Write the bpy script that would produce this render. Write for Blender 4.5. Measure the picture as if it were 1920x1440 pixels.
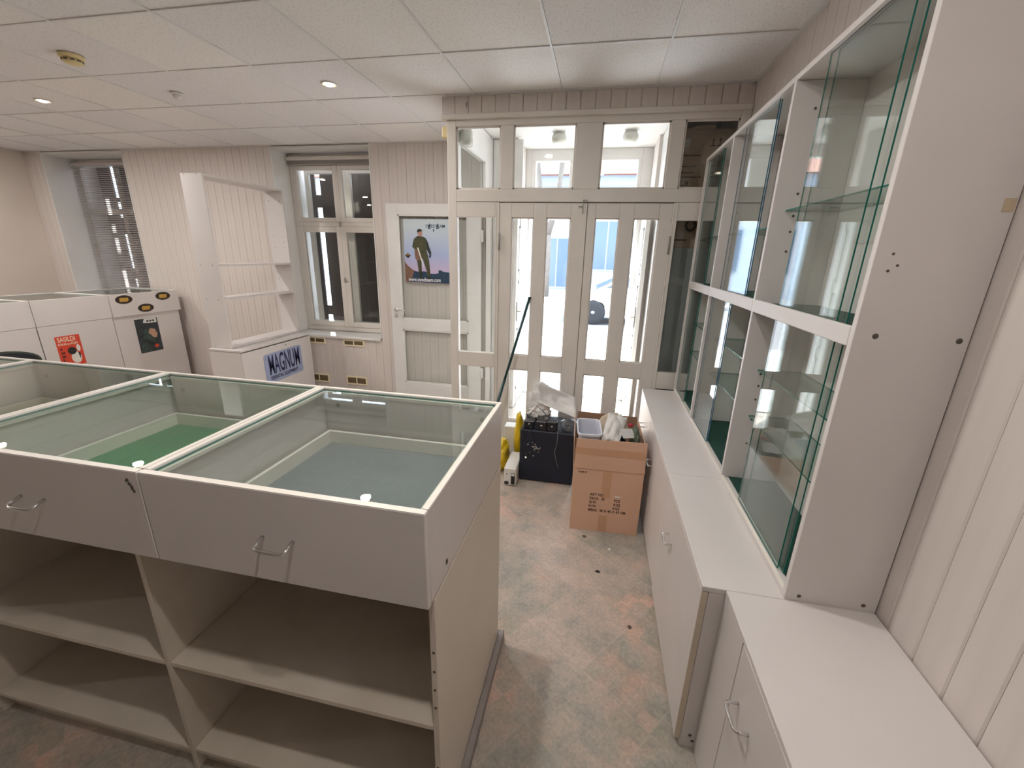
import bpy, bmesh, math, random
from mathutils import Vector, Matrix, noise
random.seed(7)
for o in list(bpy.data.objects): bpy.data.objects.remove(o)
SC = bpy.context.scene
COL = SC.collection
PI = math.pi

# ------------------------------------------------------------------ camera
F, YAW, PIT, ROL, CH = 791.93, .1934, .2984, .0257, 1.6155
cy, sy, cp, sp = math.cos(YAW), math.sin(YAW), math.cos(PIT), math.sin(PIT)
fw = Vector((-sy*cp, cy*cp, -sp)); rt = Vector((cy, sy, 0)); up = rt.cross(fw)
R_ = math.cos(ROL)*rt + math.sin(ROL)*up
U_ = -math.sin(ROL)*rt + math.cos(ROL)*up
cd = bpy.data.cameras.new('camera'); cam = bpy.data.objects.new('camera', cd); COL.objects.link(cam)
cd.sensor_fit = 'HORIZONTAL'; cd.sensor_width = 36.0; cd.lens = F/1920*36.0
cd.clip_start = .02; cd.clip_end = 300
M = Matrix((R_, U_, -fw)).transposed().to_4x4(); M.translation = (0, 0, CH)
cam.matrix_world = M
SC.camera = cam

# ------------------------------------------------------------------ world, sun, exposure
w = bpy.data.worlds.new('World'); SC.world = w; w.use_nodes = True
bg = w.node_tree.nodes['Background']
bg.inputs[0].default_value = (.72, .84, 1.0, 1); bg.inputs[1].default_value = 7.5
sd = bpy.data.lights.new('sun_offscreen', 'SUN'); sd.energy = 13.0; sd.angle = math.radians(.6); sd.color = (1, .96, .9)
so = bpy.data.objects.new('sun_offscreen', sd); COL.objects.link(so)
so.rotation_euler = Vector((.36, -.52, -.78)).to_track_quat('-Z', 'Y').to_euler()       # sun stands high beyond the far side of the street
so.location = (0, 9, 12)
SC.view_settings.view_transform = 'Standard'; SC.view_settings.look = 'None'
SC.view_settings.exposure = 0.72; SC.view_settings.gamma = 1.0; SC.view_settings.use_curve_mapping = False
LAMP = 9.0                                                       # watts of each ceiling downlight

# ------------------------------------------------------------------ materials
MATS = {}
def mat(name, col, rough=.5, var=.0, scale=6.0, bump=0.0, bscale=60.0, metal=0.0, spec=.5, var_col=None, detail=4, coat=0):
    m = bpy.data.materials.new(name); m.use_nodes = True
    nt = m.node_tree; b = nt.nodes['Principled BSDF']
    b.inputs['Roughness'].default_value = rough; b.inputs['Metallic'].default_value = metal
    b.inputs['Specular IOR Level'].default_value = spec
    b.inputs['Coat Weight'].default_value = coat
    b.inputs['Base Color'].default_value = (*col, 1)
    tc = nt.nodes.new('ShaderNodeTexCoord')
    if var > 0 or var_col:
        n = nt.nodes.new('ShaderNodeTexNoise'); n.inputs['Scale'].default_value = scale; n.inputs['Detail'].default_value = detail
        nt.links.new(tc.outputs['Object'], n.inputs['Vector'])
        r = nt.nodes.new('ShaderNodeValToRGB')
        r.color_ramp.elements[0].position = .3; r.color_ramp.elements[1].position = .7
        c2 = var_col if var_col else tuple(c*(1-var) for c in col)
        r.color_ramp.elements[0].color = (*c2, 1); r.color_ramp.elements[1].color = (*col, 1)
        nt.links.new(n.outputs['Fac'], r.inputs['Fac']); nt.links.new(r.outputs['Color'], b.inputs['Base Color'])
    if bump > 0:
        n2 = nt.nodes.new('ShaderNodeTexNoise'); n2.inputs['Scale'].default_value = bscale; n2.inputs['Detail'].default_value = 3
        nt.links.new(tc.outputs['Object'], n2.inputs['Vector'])
        bp = nt.nodes.new('ShaderNodeBump'); bp.inputs['Strength'].default_value = bump; bp.inputs['Distance'].default_value = .01
        nt.links.new(n2.outputs['Fac'], bp.inputs['Height']); nt.links.new(bp.outputs['Normal'], b.inputs['Normal'])
    MATS[name] = m
    return m

def glass(name, tint=(.93, .98, .96), f0=.045, rough=0.0):
    m = bpy.data.materials.new(name); m.use_nodes = True
    nt = m.node_tree; nt.nodes.clear()
    out = nt.nodes.new('ShaderNodeOutputMaterial'); mix = nt.nodes.new('ShaderNodeMixShader')
    tr = nt.nodes.new('ShaderNodeBsdfTransparent'); gl = nt.nodes.new('ShaderNodeBsdfGlossy')
    tr.inputs['Color'].default_value = (*tint, 1); gl.inputs['Roughness'].default_value = rough
    lw = nt.nodes.new('ShaderNodeLayerWeight'); lw.inputs['Blend'].default_value = .5
    pw = nt.nodes.new('ShaderNodeMath'); pw.operation = 'POWER'; pw.inputs[1].default_value = 5
    ma = nt.nodes.new('ShaderNodeMath'); ma.operation = 'MULTIPLY_ADD'; ma.inputs[1].default_value = 1-f0; ma.inputs[2].default_value = f0
    nt.links.new(lw.outputs['Facing'], pw.inputs[0]); nt.links.new(pw.outputs[0], ma.inputs[0])
    nt.links.new(ma.outputs[0], mix.inputs[0]); nt.links.new(tr.outputs[0], mix.inputs[1]); nt.links.new(gl.outputs[0], mix.inputs[2])
    nt.links.new(mix.outputs[0], out.inputs[0])
    MATS[name] = m
    return m

def emis(name, col, s):
    m = bpy.data.materials.new(name); m.use_nodes = True
    b = m.node_tree.nodes['Principled BSDF']
    b.inputs['Base Color'].default_value = (*col, 1)
    b.inputs['Emission Color'].default_value = (*col, 1); b.inputs['Emission Strength'].default_value = s
    MATS[name] = m
    return m

WALLC = (.73, .66, .615)
mat('wallboard', WALLC, .55, .06, 3.0)
mat('wallplain', (.74, .655, .58), .6, .07, 2.0)
mat('groove', (.72, .65, .605), .7)
mat('paint', (.80, .745, .685), .42, .06, 5.0)              # old cream joinery paint
mat('paintwhite', (.82, .80, .77), .4, .05, 6.0)
mat('melamine', (.73, .685, .66), .38, .05, 4.0, .03, 300)
mat('melaminedirty', (.74, .665, .57), .5, .16, 6.0, var_col=(.65, .575, .475))
mat('melamineyellow', (.75, .675, .58), .42, .06, 3.0)
mat('edgeband', (.88, .82, .74), .4)
mat('rawedge', (.70, .60, .47), .7, .1, 30)
mat('baseboardgrey', (.34, .30, .29), .6, .2, 20)
mat('chrome', (.78, .78, .78), .12, metal=1.0)
mat('brass', (.55, .46, .35), .35, metal=1.0)
mat('screw', (.10, .085, .07), .6)
mat('felt_green', (.05, .30, .13), .95, .12, 40, .2, 400)
mat('felt_grey', (.23, .25, .26), .95, .1, 40, .2, 400)
mat('felt_olive', (.34, .40, .20), .95, .1, 40, .2, 400)
mat('felt_dark', (.012, .06, .045), .95, .2, 40)
mat('glassedge', (.01, .16, .12), .2)
mat('glassedgeblue', (.02, .12, .20), .2)
mat('tbar', (.80, .79, .78), .45)
mat('blinds', (.55, .50, .48), .5)
mat('darkboard', (.055, .04, .04), .8, .4, 5.0)
mat('vent_frame', (.86, .76, .54), .5)
mat('vent_dark', (.20, .14, .07), .6)
mat('cardboard', (.74, .46, .32), .75, .08, 3.0, .05, 80)
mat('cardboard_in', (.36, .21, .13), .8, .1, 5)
mat('cardboard_dark', (.62, .46, .33), .8, .1, 5)
mat('tape', (.62, .35, .21), .3)
mat('ink', (.06, .03, .02), .6)
mat('black', (.010, .016, .034), .55, .3, 6.0)
mat('blackgloss', (.012, .014, .02), .3)
mat('cable', (.02, .02, .022), .5)
mat('greygreen', (.20, .25, .23), .5)
mat('devicewhite', (.80, .78, .74), .4)
mat('yellowbag', (.80, .55, .02), .35, .15, 10, .3, 30)
mat('whitebag', (.78, .76, .74), .35, .05, 10, .3, 25)
mat('polegreen', (.012, .055, .06), .35)
mat('beigecloth', (.66, .55, .42), .9, .1, 8, .4, 80)
mat('whitecloth', (.74, .71, .68), .9, .07, 8, .3, 50)
mat('darkcloth', (.02, .025, .03), .9, .2, 8, .4, 60)
mat('greencloth', (.16, .19, .13), .9, .3, 12, .5, 40)
mat('redcloth', (.45, .03, .06), .8)
mat('pinkcloth', (.55, .38, .42), .8, .2, 14)
mat('paper', (.80, .78, .76), .7)
mat('tubplastic', (.66, .67, .74), .3)
mat('smokecream', (.80, .66, .36), .45)
mat('greypanel', (.44, .47, .47), .35, .15, 4)
mat('pavement', (.50, .49, .48), .8, .12, 1.2, .1, 20)
mat('asphalt', (.26, .25, .26), .85, .15, 1.5)
mat('stone', (.55, .55, .56), .7, .1, 2)
mat('brickred', (.36, .13, .09), .8, .25, 3)
mat('facade', (.30, .34, .42), .8, .12, 1.0)
mat('facadepale', (.46, .49, .54), .8, .08, 1.0)
mat('housewin', (.10, .14, .20), .15)
mat('bark', (.16, .13, .11), .9, .3, 6)
mat('leaf', (.08, .14, .05), .8, .4, 3)
mat('carpaint', (.66, .60, .52), .25, metal=.3, coat=.6)
mat('carglass', (.05, .07, .09), .05)
mat('tyre', (.02, .02, .022), .8)
mat('rim', (.60, .60, .62), .25, metal=.9)
mat('yellowcar', (.55, .52, .16), .3)
mat('polegrey', (.55, .57, .6), .5)
mat('signwhite', (.85, .85, .85), .4)
mat('globe', (.62, .62, .56), .25)
mat('plate_blue', (.36, .42, .62), .35, .12, 8)
mat('plate_ink', (.012, .012, .07), .5)
mat('oval_black', (.03, .018, .012), .4)
mat('oval_gold', (.62, .36, .06), .45, .25, 60)
mat('poster_red', (.72, .07, .03), .45)
mat('poster_cream', (.85, .68, .50), .5)
mat('poster_black', (.02, .02, .02), .5)
mat('poster_white', (.80, .78, .72), .5)
mat('poster_dark', (.05, .065, .075), .45, .6, 14, var_col=(.012, .018, .02))
mat('poster_moss', (.06, .10, .09), .5, .5, 20)
mat('poster_flesh', (.60, .36, .24), .5, .3, 18)
mat('olive', (.085, .085, .04), .6, .35, 25)
mat('olivedark', (.035, .045, .035), .6, .3, 25)
mat('skin', (.50, .28, .21), .6)
mat('posterground', (.03, .07, .13), .5, .5, 30)
mat('posterreed', (.28, .15, .10), .6, .4, 25)
mat('tan', (.60, .48, .33), .6)
mat('ovalgreen', (.05, .07, .055), .5)
mat('hookgrey', (.35, .33, .3), .5)
glass('pane', (.975, .992, .986))
glass('paneclear', (.97, .985, .985))
glass('case_glass', (.95, .985, .97), .07)
glass('cab_glass', (.955, .982, .972), .05)
glass('shelf_glass', (.88, .95, .93), .05)
glass('filmbag', (.72, .74, .78), .10, .25)
emis('lampglow', (1.0, .80, .52), 14.0)

def poster_sky():
    m = bpy.data.materials.new('poster_sky'); m.use_nodes = True; nt = m.node_tree; b = nt.nodes['Principled BSDF']
    tc = nt.nodes.new('ShaderNodeTexCoord'); sx = nt.nodes.new('ShaderNodeSeparateXYZ'); r = nt.nodes.new('ShaderNodeValToRGB')
    nt.links.new(tc.outputs['Generated'], sx.inputs[0]); nt.links.new(sx.outputs['Z'], r.inputs['Fac'])
    e = r.color_ramp.elements; e[0].position = .15; e[0].color = (.62, .48, .66, 1); e[1].position = .9; e[1].color = (.62, .70, .74, 1)
    x = e.new(.45); x.color = (.42, .50, .74, 1)
    nt.links.new(r.outputs['Color'], b.inputs['Base Color']); b.inputs['Roughness'].default_value = .3
    MATS['poster_sky'] = m
poster_sky()

def floor_mat():
    m = bpy.data.materials.new('vinyl'); m.use_nodes = True; nt = m.node_tree; L = nt.links; b = nt.nodes['Principled BSDF']
    tc = nt.nodes.new('ShaderNodeTexCoord')
    mp = nt.nodes.new('ShaderNodeMapping'); mp.inputs['Rotation'].default_value = (0, 0, math.radians(38))
    L.new(tc.outputs['Object'], mp.inputs['Vector'])
    def noi(scale, detail=5, rough=.6):
        n = nt.nodes.new('ShaderNodeTexNoise'); n.inputs['Scale'].default_value = scale; n.inputs['Detail'].default_value = detail
        n.inputs['Roughness'].default_value = rough; L.new(mp.outputs[0], n.inputs['Vector']); return n
    n1 = noi(4.5, 8, .72)
    r1 = nt.nodes.new('ShaderNodeValToRGB'); e = r1.color_ramp.elements
    e[0].position = .28; e[0].color = (.30, .285, .265, 1); e[1].position = .74; e[1].color = (.68, .60, .54, 1)
    x = e.new(.45); x.color = (.47, .43, .385, 1); x = e.new(.57); x.color = (.60, .50, .435, 1)
    L.new(n1.outputs['Fac'], r1.inputs['Fac'])
    # printed tile pattern: big squares tinted one by one, and rows of small inlay squares
    def cellcol(scale):
        v = nt.nodes.new('ShaderNodeTexVoronoi'); v.distance = 'CHEBYCHEV'; v.inputs['Randomness'].default_value = 0
        v.inputs['Scale'].default_value = scale; L.new(mp.outputs[0], v.inputs['Vector']); return v
    def mixn(kind, fac, a, bb):
        mx = nt.nodes.new('ShaderNodeMix'); mx.data_type = 'RGBA'; mx.blend_type = kind
        if isinstance(fac, float): mx.inputs['Factor'].default_value = fac
        else: L.new(fac, mx.inputs['Factor'])
        for s, v in (('A', a), ('B', bb)):
            k = [i for i in mx.inputs if i.name == s and i.type == 'RGBA'][0]
            if isinstance(v, tuple): k.default_value = v
            else: L.new(v, k)
        return [o for o in mx.outputs if o.type == 'RGBA'][0]
    big = cellcol(3.2); small = cellcol(16)
    def tint(src, lo, hi):
        r = nt.nodes.new('ShaderNodeValToRGB'); sep = nt.nodes.new('ShaderNodeSeparateColor'); L.new(src.outputs['Color'], sep.inputs[0])
        L.new(sep.outputs[0], r.inputs['Fac']); ee = r.color_ramp.elements; ee[0].color = lo; ee[1].color = hi
        return r.outputs['Color']
    c = mixn('MULTIPLY', .55, r1.outputs['Color'], tint(big, (.72, .76, .70, 1), (1.1, 1.0, .93, 1)))
    n2 = noi(2.2, 3); r2 = nt.nodes.new('ShaderNodeValToRGB'); r2.color_ramp.elements[0].position = .52; r2.color_ramp.elements[1].position = .60
    L.new(n2.outputs['Fac'], r2.inputs['Fac'])
    c2 = mixn('MULTIPLY', .75, c, tint(small, (.62, .72, .66, 1), (1.35, .98, .88, 1)))
    sc = nt.nodes.new('ShaderNodeMath'); sc.operation = 'MULTIPLY'; sc.inputs[1].default_value = .75; L.new(r2.outputs['Color'], sc.inputs[0])
    c = mixn('MIX', sc.outputs[0], c, c2)
    n3 = noi(7.0, 4); r3 = nt.nodes.new('ShaderNodeValToRGB'); r3.color_ramp.elements[0].position = .60; r3.color_ramp.elements[1].position = .72
    L.new(n3.outputs['Fac'], r3.inputs['Fac'])
    sc3 = nt.nodes.new('ShaderNodeMath'); sc3.operation = 'MULTIPLY'; sc3.inputs[1].default_value = .30; L.new(r3.outputs['Color'], sc3.inputs[0])
    c = mixn('MIX', sc3.outputs[0], c, (.52, .32, .25, 1))
    nf = noi(70, 4, .7); rf = nt.nodes.new('ShaderNodeValToRGB'); rf.color_ramp.elements[0].position = .32; rf.color_ramp.elements[1].position = .68
    rf.color_ramp.elements[0].color = (.62, .62, .62, 1); rf.color_ramp.elements[1].color = (1.12, 1.12, 1.12, 1); L.new(nf.outputs['Fac'], rf.inputs['Fac'])
    c = mixn('MULTIPLY', .55, c, rf.outputs['Color'])
    rl = nt.nodes.new('ShaderNodeValToRGB'); rl.color_ramp.elements[0].position = .484; rl.color_ramp.elements[1].position = .490
    L.new(big.outputs['Distance'], rl.inputs['Fac'])
    sl_ = nt.nodes.new('ShaderNodeMath'); sl_.operation = 'MULTIPLY'; sl_.inputs[1].default_value = .13; L.new(rl.outputs['Color'], sl_.inputs[0])
    c = mixn('MIX', sl_.outputs[0], c, (.66, .60, .54, 1))
    L.new(c, b.inputs['Base Color'])
    b.inputs['Roughness'].default_value = .34; b.inputs['Specular IOR Level'].default_value = .45
    MATS['vinyl'] = m
floor_mat()

def tile_mat():
    m = bpy.data.materials.new('ceiltile'); m.use_nodes = True; nt = m.node_tree; L = nt.links; b = nt.nodes['Principled BSDF']
    tc = nt.nodes.new('ShaderNodeTexCoord'); oi = nt.nodes.new('ShaderNodeObjectInfo')
    n = nt.nodes.new('ShaderNodeTexNoise'); n.inputs['Scale'].default_value = 62; n.inputs['Detail'].default_value = 3
    mp = nt.nodes.new('ShaderNodeMapping'); mp.inputs['Scale'].default_value = (1, .55, 1)
    L.new(tc.outputs['Object'], mp.inputs[0]); L.new(mp.outputs[0], n.inputs['Vector'])
    r = nt.nodes.new('ShaderNodeValToRGB'); r.color_ramp.elements[0].position = .34; r.color_ramp.elements[1].position = .47
    r.color_ramp.elements[0].color = (.80, .78, .77, 1); r.color_ramp.elements[1].color = (.92, .90, .89, 1)  # pits toned slightly darker than the face: shade painted along with the bump
    L.new(n.outputs['Fac'], r.inputs['Fac'])
    r2 = nt.nodes.new('ShaderNodeValToRGB'); r2.color_ramp.elements[0].color = (.93, .93, .96, 1); r2.color_ramp.elements[1].color = (1, .99, .97, 1)
    L.new(oi.outputs['Random'], r2.inputs['Fac'])
    mx = nt.nodes.new('ShaderNodeMix'); mx.data_type = 'RGBA'; mx.blend_type = 'MULTIPLY'; mx.inputs['Factor'].default_value = 1
    ins = [i for i in mx.inputs if i.type == 'RGBA']; L.new(r.outputs[0], ins[0]); L.new(r2.outputs[0], ins[1])
    L.new([o for o in mx.outputs if o.type == 'RGBA'][0], b.inputs['Base Color'])
    bp = nt.nodes.new('ShaderNodeBump'); bp.inputs['Strength'].default_value = .35; bp.inputs['Distance'].default_value = .006
    L.new(r.outputs[0], bp.inputs['Height']); L.new(bp.outputs[0], b.inputs['Normal']); b.inputs['Roughness'].default_value = .9
    MATS['ceiltile'] = m
tile_mat()

# ------------------------------------------------------------------ mesh helpers
class B:
    def __init__(s): s.v = []; s.f = []; s.m = []; s.sm = []
    def add(s, vs, fs, mi=0, smooth=False):
        k = len(s.v); s.v += [Vector(v) for v in vs]
        for f in fs: s.f.append([i+k for i in f]); s.m.append(mi); s.sm.append(smooth)
        return s
    def box(s, x0, x1, y0, y1, z0, z1, c=0.0, mi=0):
        if x1 < x0: x0, x1 = x1, x0
        if y1 < y0: y0, y1 = y1, y0
        if z1 < z0: z0, z1 = z1, z0
        X, Y, Z = (x0, x1), (y0, y1), (z0, z1)
        if c <= 0:
            vs = [(X[i], Y[j], Z[k]) for i in (0, 1) for j in (0, 1) for k in (0, 1)]
            fs = [(0, 1, 3, 2), (4, 6, 7, 5), (0, 4, 5, 1), (2, 3, 7, 6), (0, 2, 6, 4), (1, 5, 7, 3)]
            return s.add(vs, fs, mi)
        c = min(c, (x1-x0)*.45, (y1-y0)*.45, (z1-z0)*.45)
        vs = []; ix = {}
        for i in (0, 1):
            for j in (0, 1):
                for k in (0, 1):
                    a = (1, -1)[i]; b = (1, -1)[j]; d = (1, -1)[k]
                    ix[i, j, k, 'x'] = len(vs); vs.append((X[i], Y[j]+c*b, Z[k]+c*d))
                    ix[i, j, k, 'y'] = len(vs); vs.append((X[i]+c*a, Y[j], Z[k]+c*d))
                    ix[i, j, k, 'z'] = len(vs); vs.append((X[i]+c*a, Y[j]+c*b, Z[k]))
        fs = []
        for i in (0, 1):
            fs.append([ix[i, 0, 0, 'x'], ix[i, 1, 0, 'x'], ix[i, 1, 1, 'x'], ix[i, 0, 1, 'x']])
            fs.append([ix[0, i, 0, 'y'], ix[1, i, 0, 'y'], ix[1, i, 1, 'y'], ix[0, i, 1, 'y']])
            fs.append([ix[0, 0, i, 'z'], ix[1, 0, i, 'z'], ix[1, 1, i, 'z'], ix[0, 1, i, 'z']])
            for j in (0, 1):
                fs.append([ix[i, j, 0, 'x'], ix[i, j, 1, 'x'], ix[i, j, 1, 'y'], ix[i, j, 0, 'y']])
                fs.append([ix[i, 0, j, 'x'], ix[i, 1, j, 'x'], ix[i, 1, j, 'z'], ix[i, 0, j, 'z']])
                fs.append([ix[0, i, j, 'y'], ix[1, i, j, 'y'], ix[1, i, j, 'z'], ix[0, i, j, 'z']])
                for k in (0, 1): fs.append([ix[i, j, k, 'x'], ix[i, j, k, 'y'], ix[i, j, k, 'z']])
        return s.add(vs, fs, mi)
    def tube(s, pts, r, n=8, mi=0, r1=None):
        pts = [Vector(p) for p in pts]; rings = []; prev = None
        for i, p in enumerate(pts):
            d = (pts[min(i+1, len(pts)-1)]-pts[max(i-1, 0)]).normalized()
            if prev is None:
                a = d.orthogonal().normalized()
            else:
                a = (prev-d*prev.dot(d)).normalized()
            prev = a; b = d.cross(a)
            rr = r if r1 is None else r+(r1-r)*i/(len(pts)-1)
            rings.append([p+rr*(math.cos(2*PI*k/n)*a+math.sin(2*PI*k/n)*b) for k in range(n)])
        vs = [v for q in rings for v in q]; fs = []
        for i in range(len(rings)-1):
            for k in range(n): fs.append((i*n+k, i*n+(k+1) % n, (i+1)*n+(k+1) % n, (i+1)*n+k))
        fs.append(tuple(range(n))[::-1]); fs.append(tuple((len(rings)-1)*n+k for k in range(n)))
        return s.add(vs, fs, mi, True)
    def lathe(s, prof, n=20, at=(0, 0, 0), axis='z', mi=0):
        at = Vector(at); vs = []
        for r, h in prof:
            for k in range(n):
                a, b = r*math.cos(2*PI*k/n), r*math.sin(2*PI*k/n)
                vs.append(at+(Vector((a, b, h)) if axis == 'z' else Vector((a, h, b)) if axis == 'y' else Vector((h, a, b))))
        fs = []
        for i in range(len(prof)-1):
            for k in range(n): fs.append((i*n+k, i*n+(k+1) % n, (i+1)*n+(k+1) % n, (i+1)*n+k))
        if prof[0][0] > 1e-6: fs.append(tuple(range(n)))
        if prof[-1][0] > 1e-6: fs.append(tuple((len(prof)-1)*n+k for k in range(n)))
        return s.add(vs, fs, mi, True)
    def prism(s, poly, plane, a0, a1, mi=0):
        n = len(poly); T = {'xy': lambda p, h: (p[0], p[1], h), 'xz': lambda p, h: (p[0], h, p[1]), 'yz': lambda p, h: (h, p[0], p[1])}[plane]
        vs = [T(p, a0) for p in poly]+[T(p, a1) for p in poly]
        fs = [tuple(range(n)), tuple(range(n, 2*n))]+[(k, (k+1) % n, n+(k+1) % n, n+k) for k in range(n)]
        return s.add(vs, fs, mi)
    def xf(s, M):
        s.v = [M @ v for v in s.v]; return s
    def build(s, name, mats, parent=None, org=True):
        if isinstance(mats, str): mats = [mats]
        if org and parent is not None: s.v = [v-parent.location for v in s.v]
        me = bpy.data.meshes.new(name); me.from_pydata([tuple(v) for v in s.v], [], s.f)
        for m in mats: me.materials.append(MATS[m])
        me.polygons.foreach_set('material_index', s.m); me.polygons.foreach_set('use_smooth', s.sm)
        bm = bmesh.new(); bm.from_mesh(me); bmesh.ops.recalc_face_normals(bm, faces=bm.faces); bm.to_mesh(me); bm.free()
        o = bpy.data.objects.new(name, me); COL.objects.link(o)
        if parent is not None: o.parent = parent
        return o

def tag(o, label, cat, group=None, kind=None):
    o['label'] = label; o['category'] = cat
    if group: o['group'] = group
    if kind: o['kind'] = kind
    return o
def struct(o): o['kind'] = 'structure'; return o
def thing(name, label, cat, loc=(0, 0, 0), rz=0, group=None):
    o = bpy.data.objects.new(name, None); COL.objects.link(o); o.location = loc; o.rotation_euler = (0, 0, rz); o.empty_display_size = .1
    return tag(o, label, cat, group)
def sroot(name):
    o = bpy.data.objects.new(name, None); COL.objects.link(o); o.empty_display_size = .1
    return struct(o)
def inst(me, name, parent, loc, scale=(1, 1, 1), rot=(0, 0, 0)):
    o = bpy.data.objects.new(name, me); COL.objects.link(o); o.parent = parent
    o.location = Vector(loc)-(parent.location if parent else Vector()); o.scale = scale; o.rotation_euler = rot
    return o
def copy_tree(o, parent=None):
    c = o.copy(); COL.objects.link(c); c.parent = parent
    for ch in o.children: copy_tree(ch, c)
    return c
def unit_mesh(fn, name, mats):
    b = B(); fn(b); o = b.build(name, mats); me = o.data; bpy.data.objects.remove(o); return me

def text_bm(txt, size, M, m, parent, name='lettering', sx=1.0, bold=0.0, align='LEFT', space=1.0):
    cu = bpy.data.curves.new('txt', 'FONT'); cu.body = txt; cu.size = size; cu.align_x = align; cu.align_y = 'CENTER'
    cu.offset = bold; cu.space_character = space; cu.extrude = .0004; cu.resolution_u = 3
    o = bpy.data.objects.new('txt', cu); COL.objects.link(o)
    dg = bpy.context.evaluated_depsgraph_get(); me = bpy.data.meshes.new_from_object(o.evaluated_get(dg))
    bpy.data.objects.remove(o); bpy.data.curves.remove(cu)
    me.name = name; off = parent.location if parent else Vector()
    for v in me.vertices:
        p = M @ Vector((v.co.x*sx, v.co.y, v.co.z)); v.co = p-off
    me.materials.clear(); me.materials.append(MATS[m])
    for p in me.polygons: p.material_index = 0
    r = bpy.data.objects.new(name, me); COL.objects.link(r); r.parent = parent
    return r
def frame_facing(origin, right, upv):
    r = Vector(right).normalized(); u = Vector(upv).normalized(); n = r.cross(u)
    m = Matrix((r, u, n)).transposed().to_4x4(); m.translation = Vector(origin); return m

def pane_box(b, x0, x1, y0, y1, z0, z1):
    """glass slab: faces material 0, narrow edge faces material 1"""
    d = (x1-x0, y1-y0, z1-z0); ax = d.index(min(d))
    vs = [(x, y, z) for x in (x0, x1) for y in (y0, y1) for z in (z0, z1)]
    fs = [((0, 1, 3, 2), 0), ((4, 6, 7, 5), 0), ((0, 4, 5, 1), 1), ((2, 3, 7, 6), 1), ((0, 2, 6, 4), 2), ((1, 5, 7, 3), 2)]
    for f, a in fs: b.add(vs, [f], 0 if a == ax else 1)
    return b

def u_handle(name, parent, p0, p1, out, m='chrome', r=.0045):
    p0, p1, out = Vector(p0), Vector(p1), Vector(out); a = p0+out; d = p1+out; t = (p1-p0)*.16
    pts = [p0, p0+out*.65, p0+out*.9+t*.2, a+t, d-t, p1+out*.9-t*.2, p1+out*.65, p1]
    return B().tube(pts, r, 8).build(name, m, parent)

# ------------------------------------------------------------------ dimensions
ZC = 2.651; XR = .841; YV = 3.233; YB = 4.39; XL = -6.95; XV = -1.153; YR = -6.4
GX, GY, T = -.9466, 3.1974, .6
BW = .0975                                  # board width of the panelling
Y2 = 5.0                                    # outer face of the street wall

# ------------------------------------------------------------------ floor, walls, ceiling
struct(B().box(XL-.2, XR+.2, YR-.2, Y2, -.12, 0).build('floor', 'vinyl'))
struct(B().box(XL-.2, XL, YR-.2, Y2, 0, 2.9).build('wall_left', 'wallplain'))
struct(B().box(XL, XR, YR-.2, YR, 0, 2.9).build('wall_rear', 'wallplain'))
wr = struct(B().box(XR+.014, XR+.2, YR, Y2, 0, 2.9).build('wall_right', 'groove'))

def board(b):       # unit: width 1 (x), thickness on -y, height 1 (z); chamfered long edges
    c = .045
    b.prism([(c*.0, 0), (c*.0, -.78), (c, -1), (1-c, -1), (1, -.78), (1, 0)], 'xy', 0, 1)
ME_BOARD = unit_mesh(board, 'board', ['wallboard'])
def boards_y(parent, x0, x1, y, z0, z1, thick=.014):      # boards facing -y on plane y
    x = x0
    while x < x1-.004:
        ww = min(BW, x1-x)
        inst(ME_BOARD, 'board', parent, (x+.0006, y+thick, z0), (ww-.0012, thick, z1-z0)); x += BW
def boards_x(parent, y0, y1, x, z0, z1, thick=.014):      # boards facing -x on plane x
    y = y0
    while y < y1-.004:
        ww = min(BW, y1-y)
        inst(ME_BOARD, 'board', parent, (x+thick, y+ww-.0006, z0), (ww-.0012, thick, z1-z0), (0, 0, -PI/2)); y += BW
boards_x(wr, -1.345, YV-.002, XR, 0, ZC)
boards_x(wr, YV+.06, 4.40, XR, 0, ZC)

W1 = (-6.683, -5.475, .99); W2 = (-3.544, -2.391, .655)
b = B(); t_ = .014; yb0 = YB+t_
for x0, x1, z0, z1 in [(XL, W1[0], 0, 2.9), (W1[1], W2[0], 0, 2.9), (W2[1], -.86, 0, 2.9), (W1[0], W1[1], 0, W1[2]-.03), (W2[0], W2[1], 0, W2[2]-.03),
                       (W1[0], W1[1], 2.64, 2.9), (W2[0], W2[1], 2.64, 2.9), (.42, XR+.1, 0, 2.9)]:
    b.box(x0, x1, yb0, Y2, z0, z1)
wb = struct(b.build('wall_back', 'groove'))
boards_y(wb, XL, W1[0], YB, 0, ZC); boards_y(wb, W1[1], W2[0], YB, 0, ZC); boards_y(wb, W2[1], XV-.02, YB, 0, ZC)
boards_y(wb, W1[0], W1[1], YB, 0, W1[2]-.03); boards_y(wb, W2[0], W2[1], YB, 0, W2[2]-.03)
# smooth linings of the two window recesses
for k, (x0, x1, zs, dep) in enumerate([(W1[0], W1[1], W1[2], .40), (W2[0], W2[1], W2[2], .32)]):
    lin = B().box(x0, x0+.012, YB-.004, YB+dep, zs, ZC, .002).box(x1-.012, x1, YB-.004, YB+dep, zs, ZC, .002).box(x0+.013, x1-.013, YB-.002, YB+dep, 2.622, 2.638)
    lin.build('recess_lining', 'paintwhite', wb)
struct(B().box(W1[0]+.012, W1[1]-.012, YB-.02, YB+.40, W1[2]-.03, W1[2], .004).build('trim_1', 'paintwhite'))
struct(B().box(W2[0]+.012, W2[1]-.012, YB-.03, YB+.32, W2[2]-.03, W2[2], .004).build('trim_2', 'paintwhite'))

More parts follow.
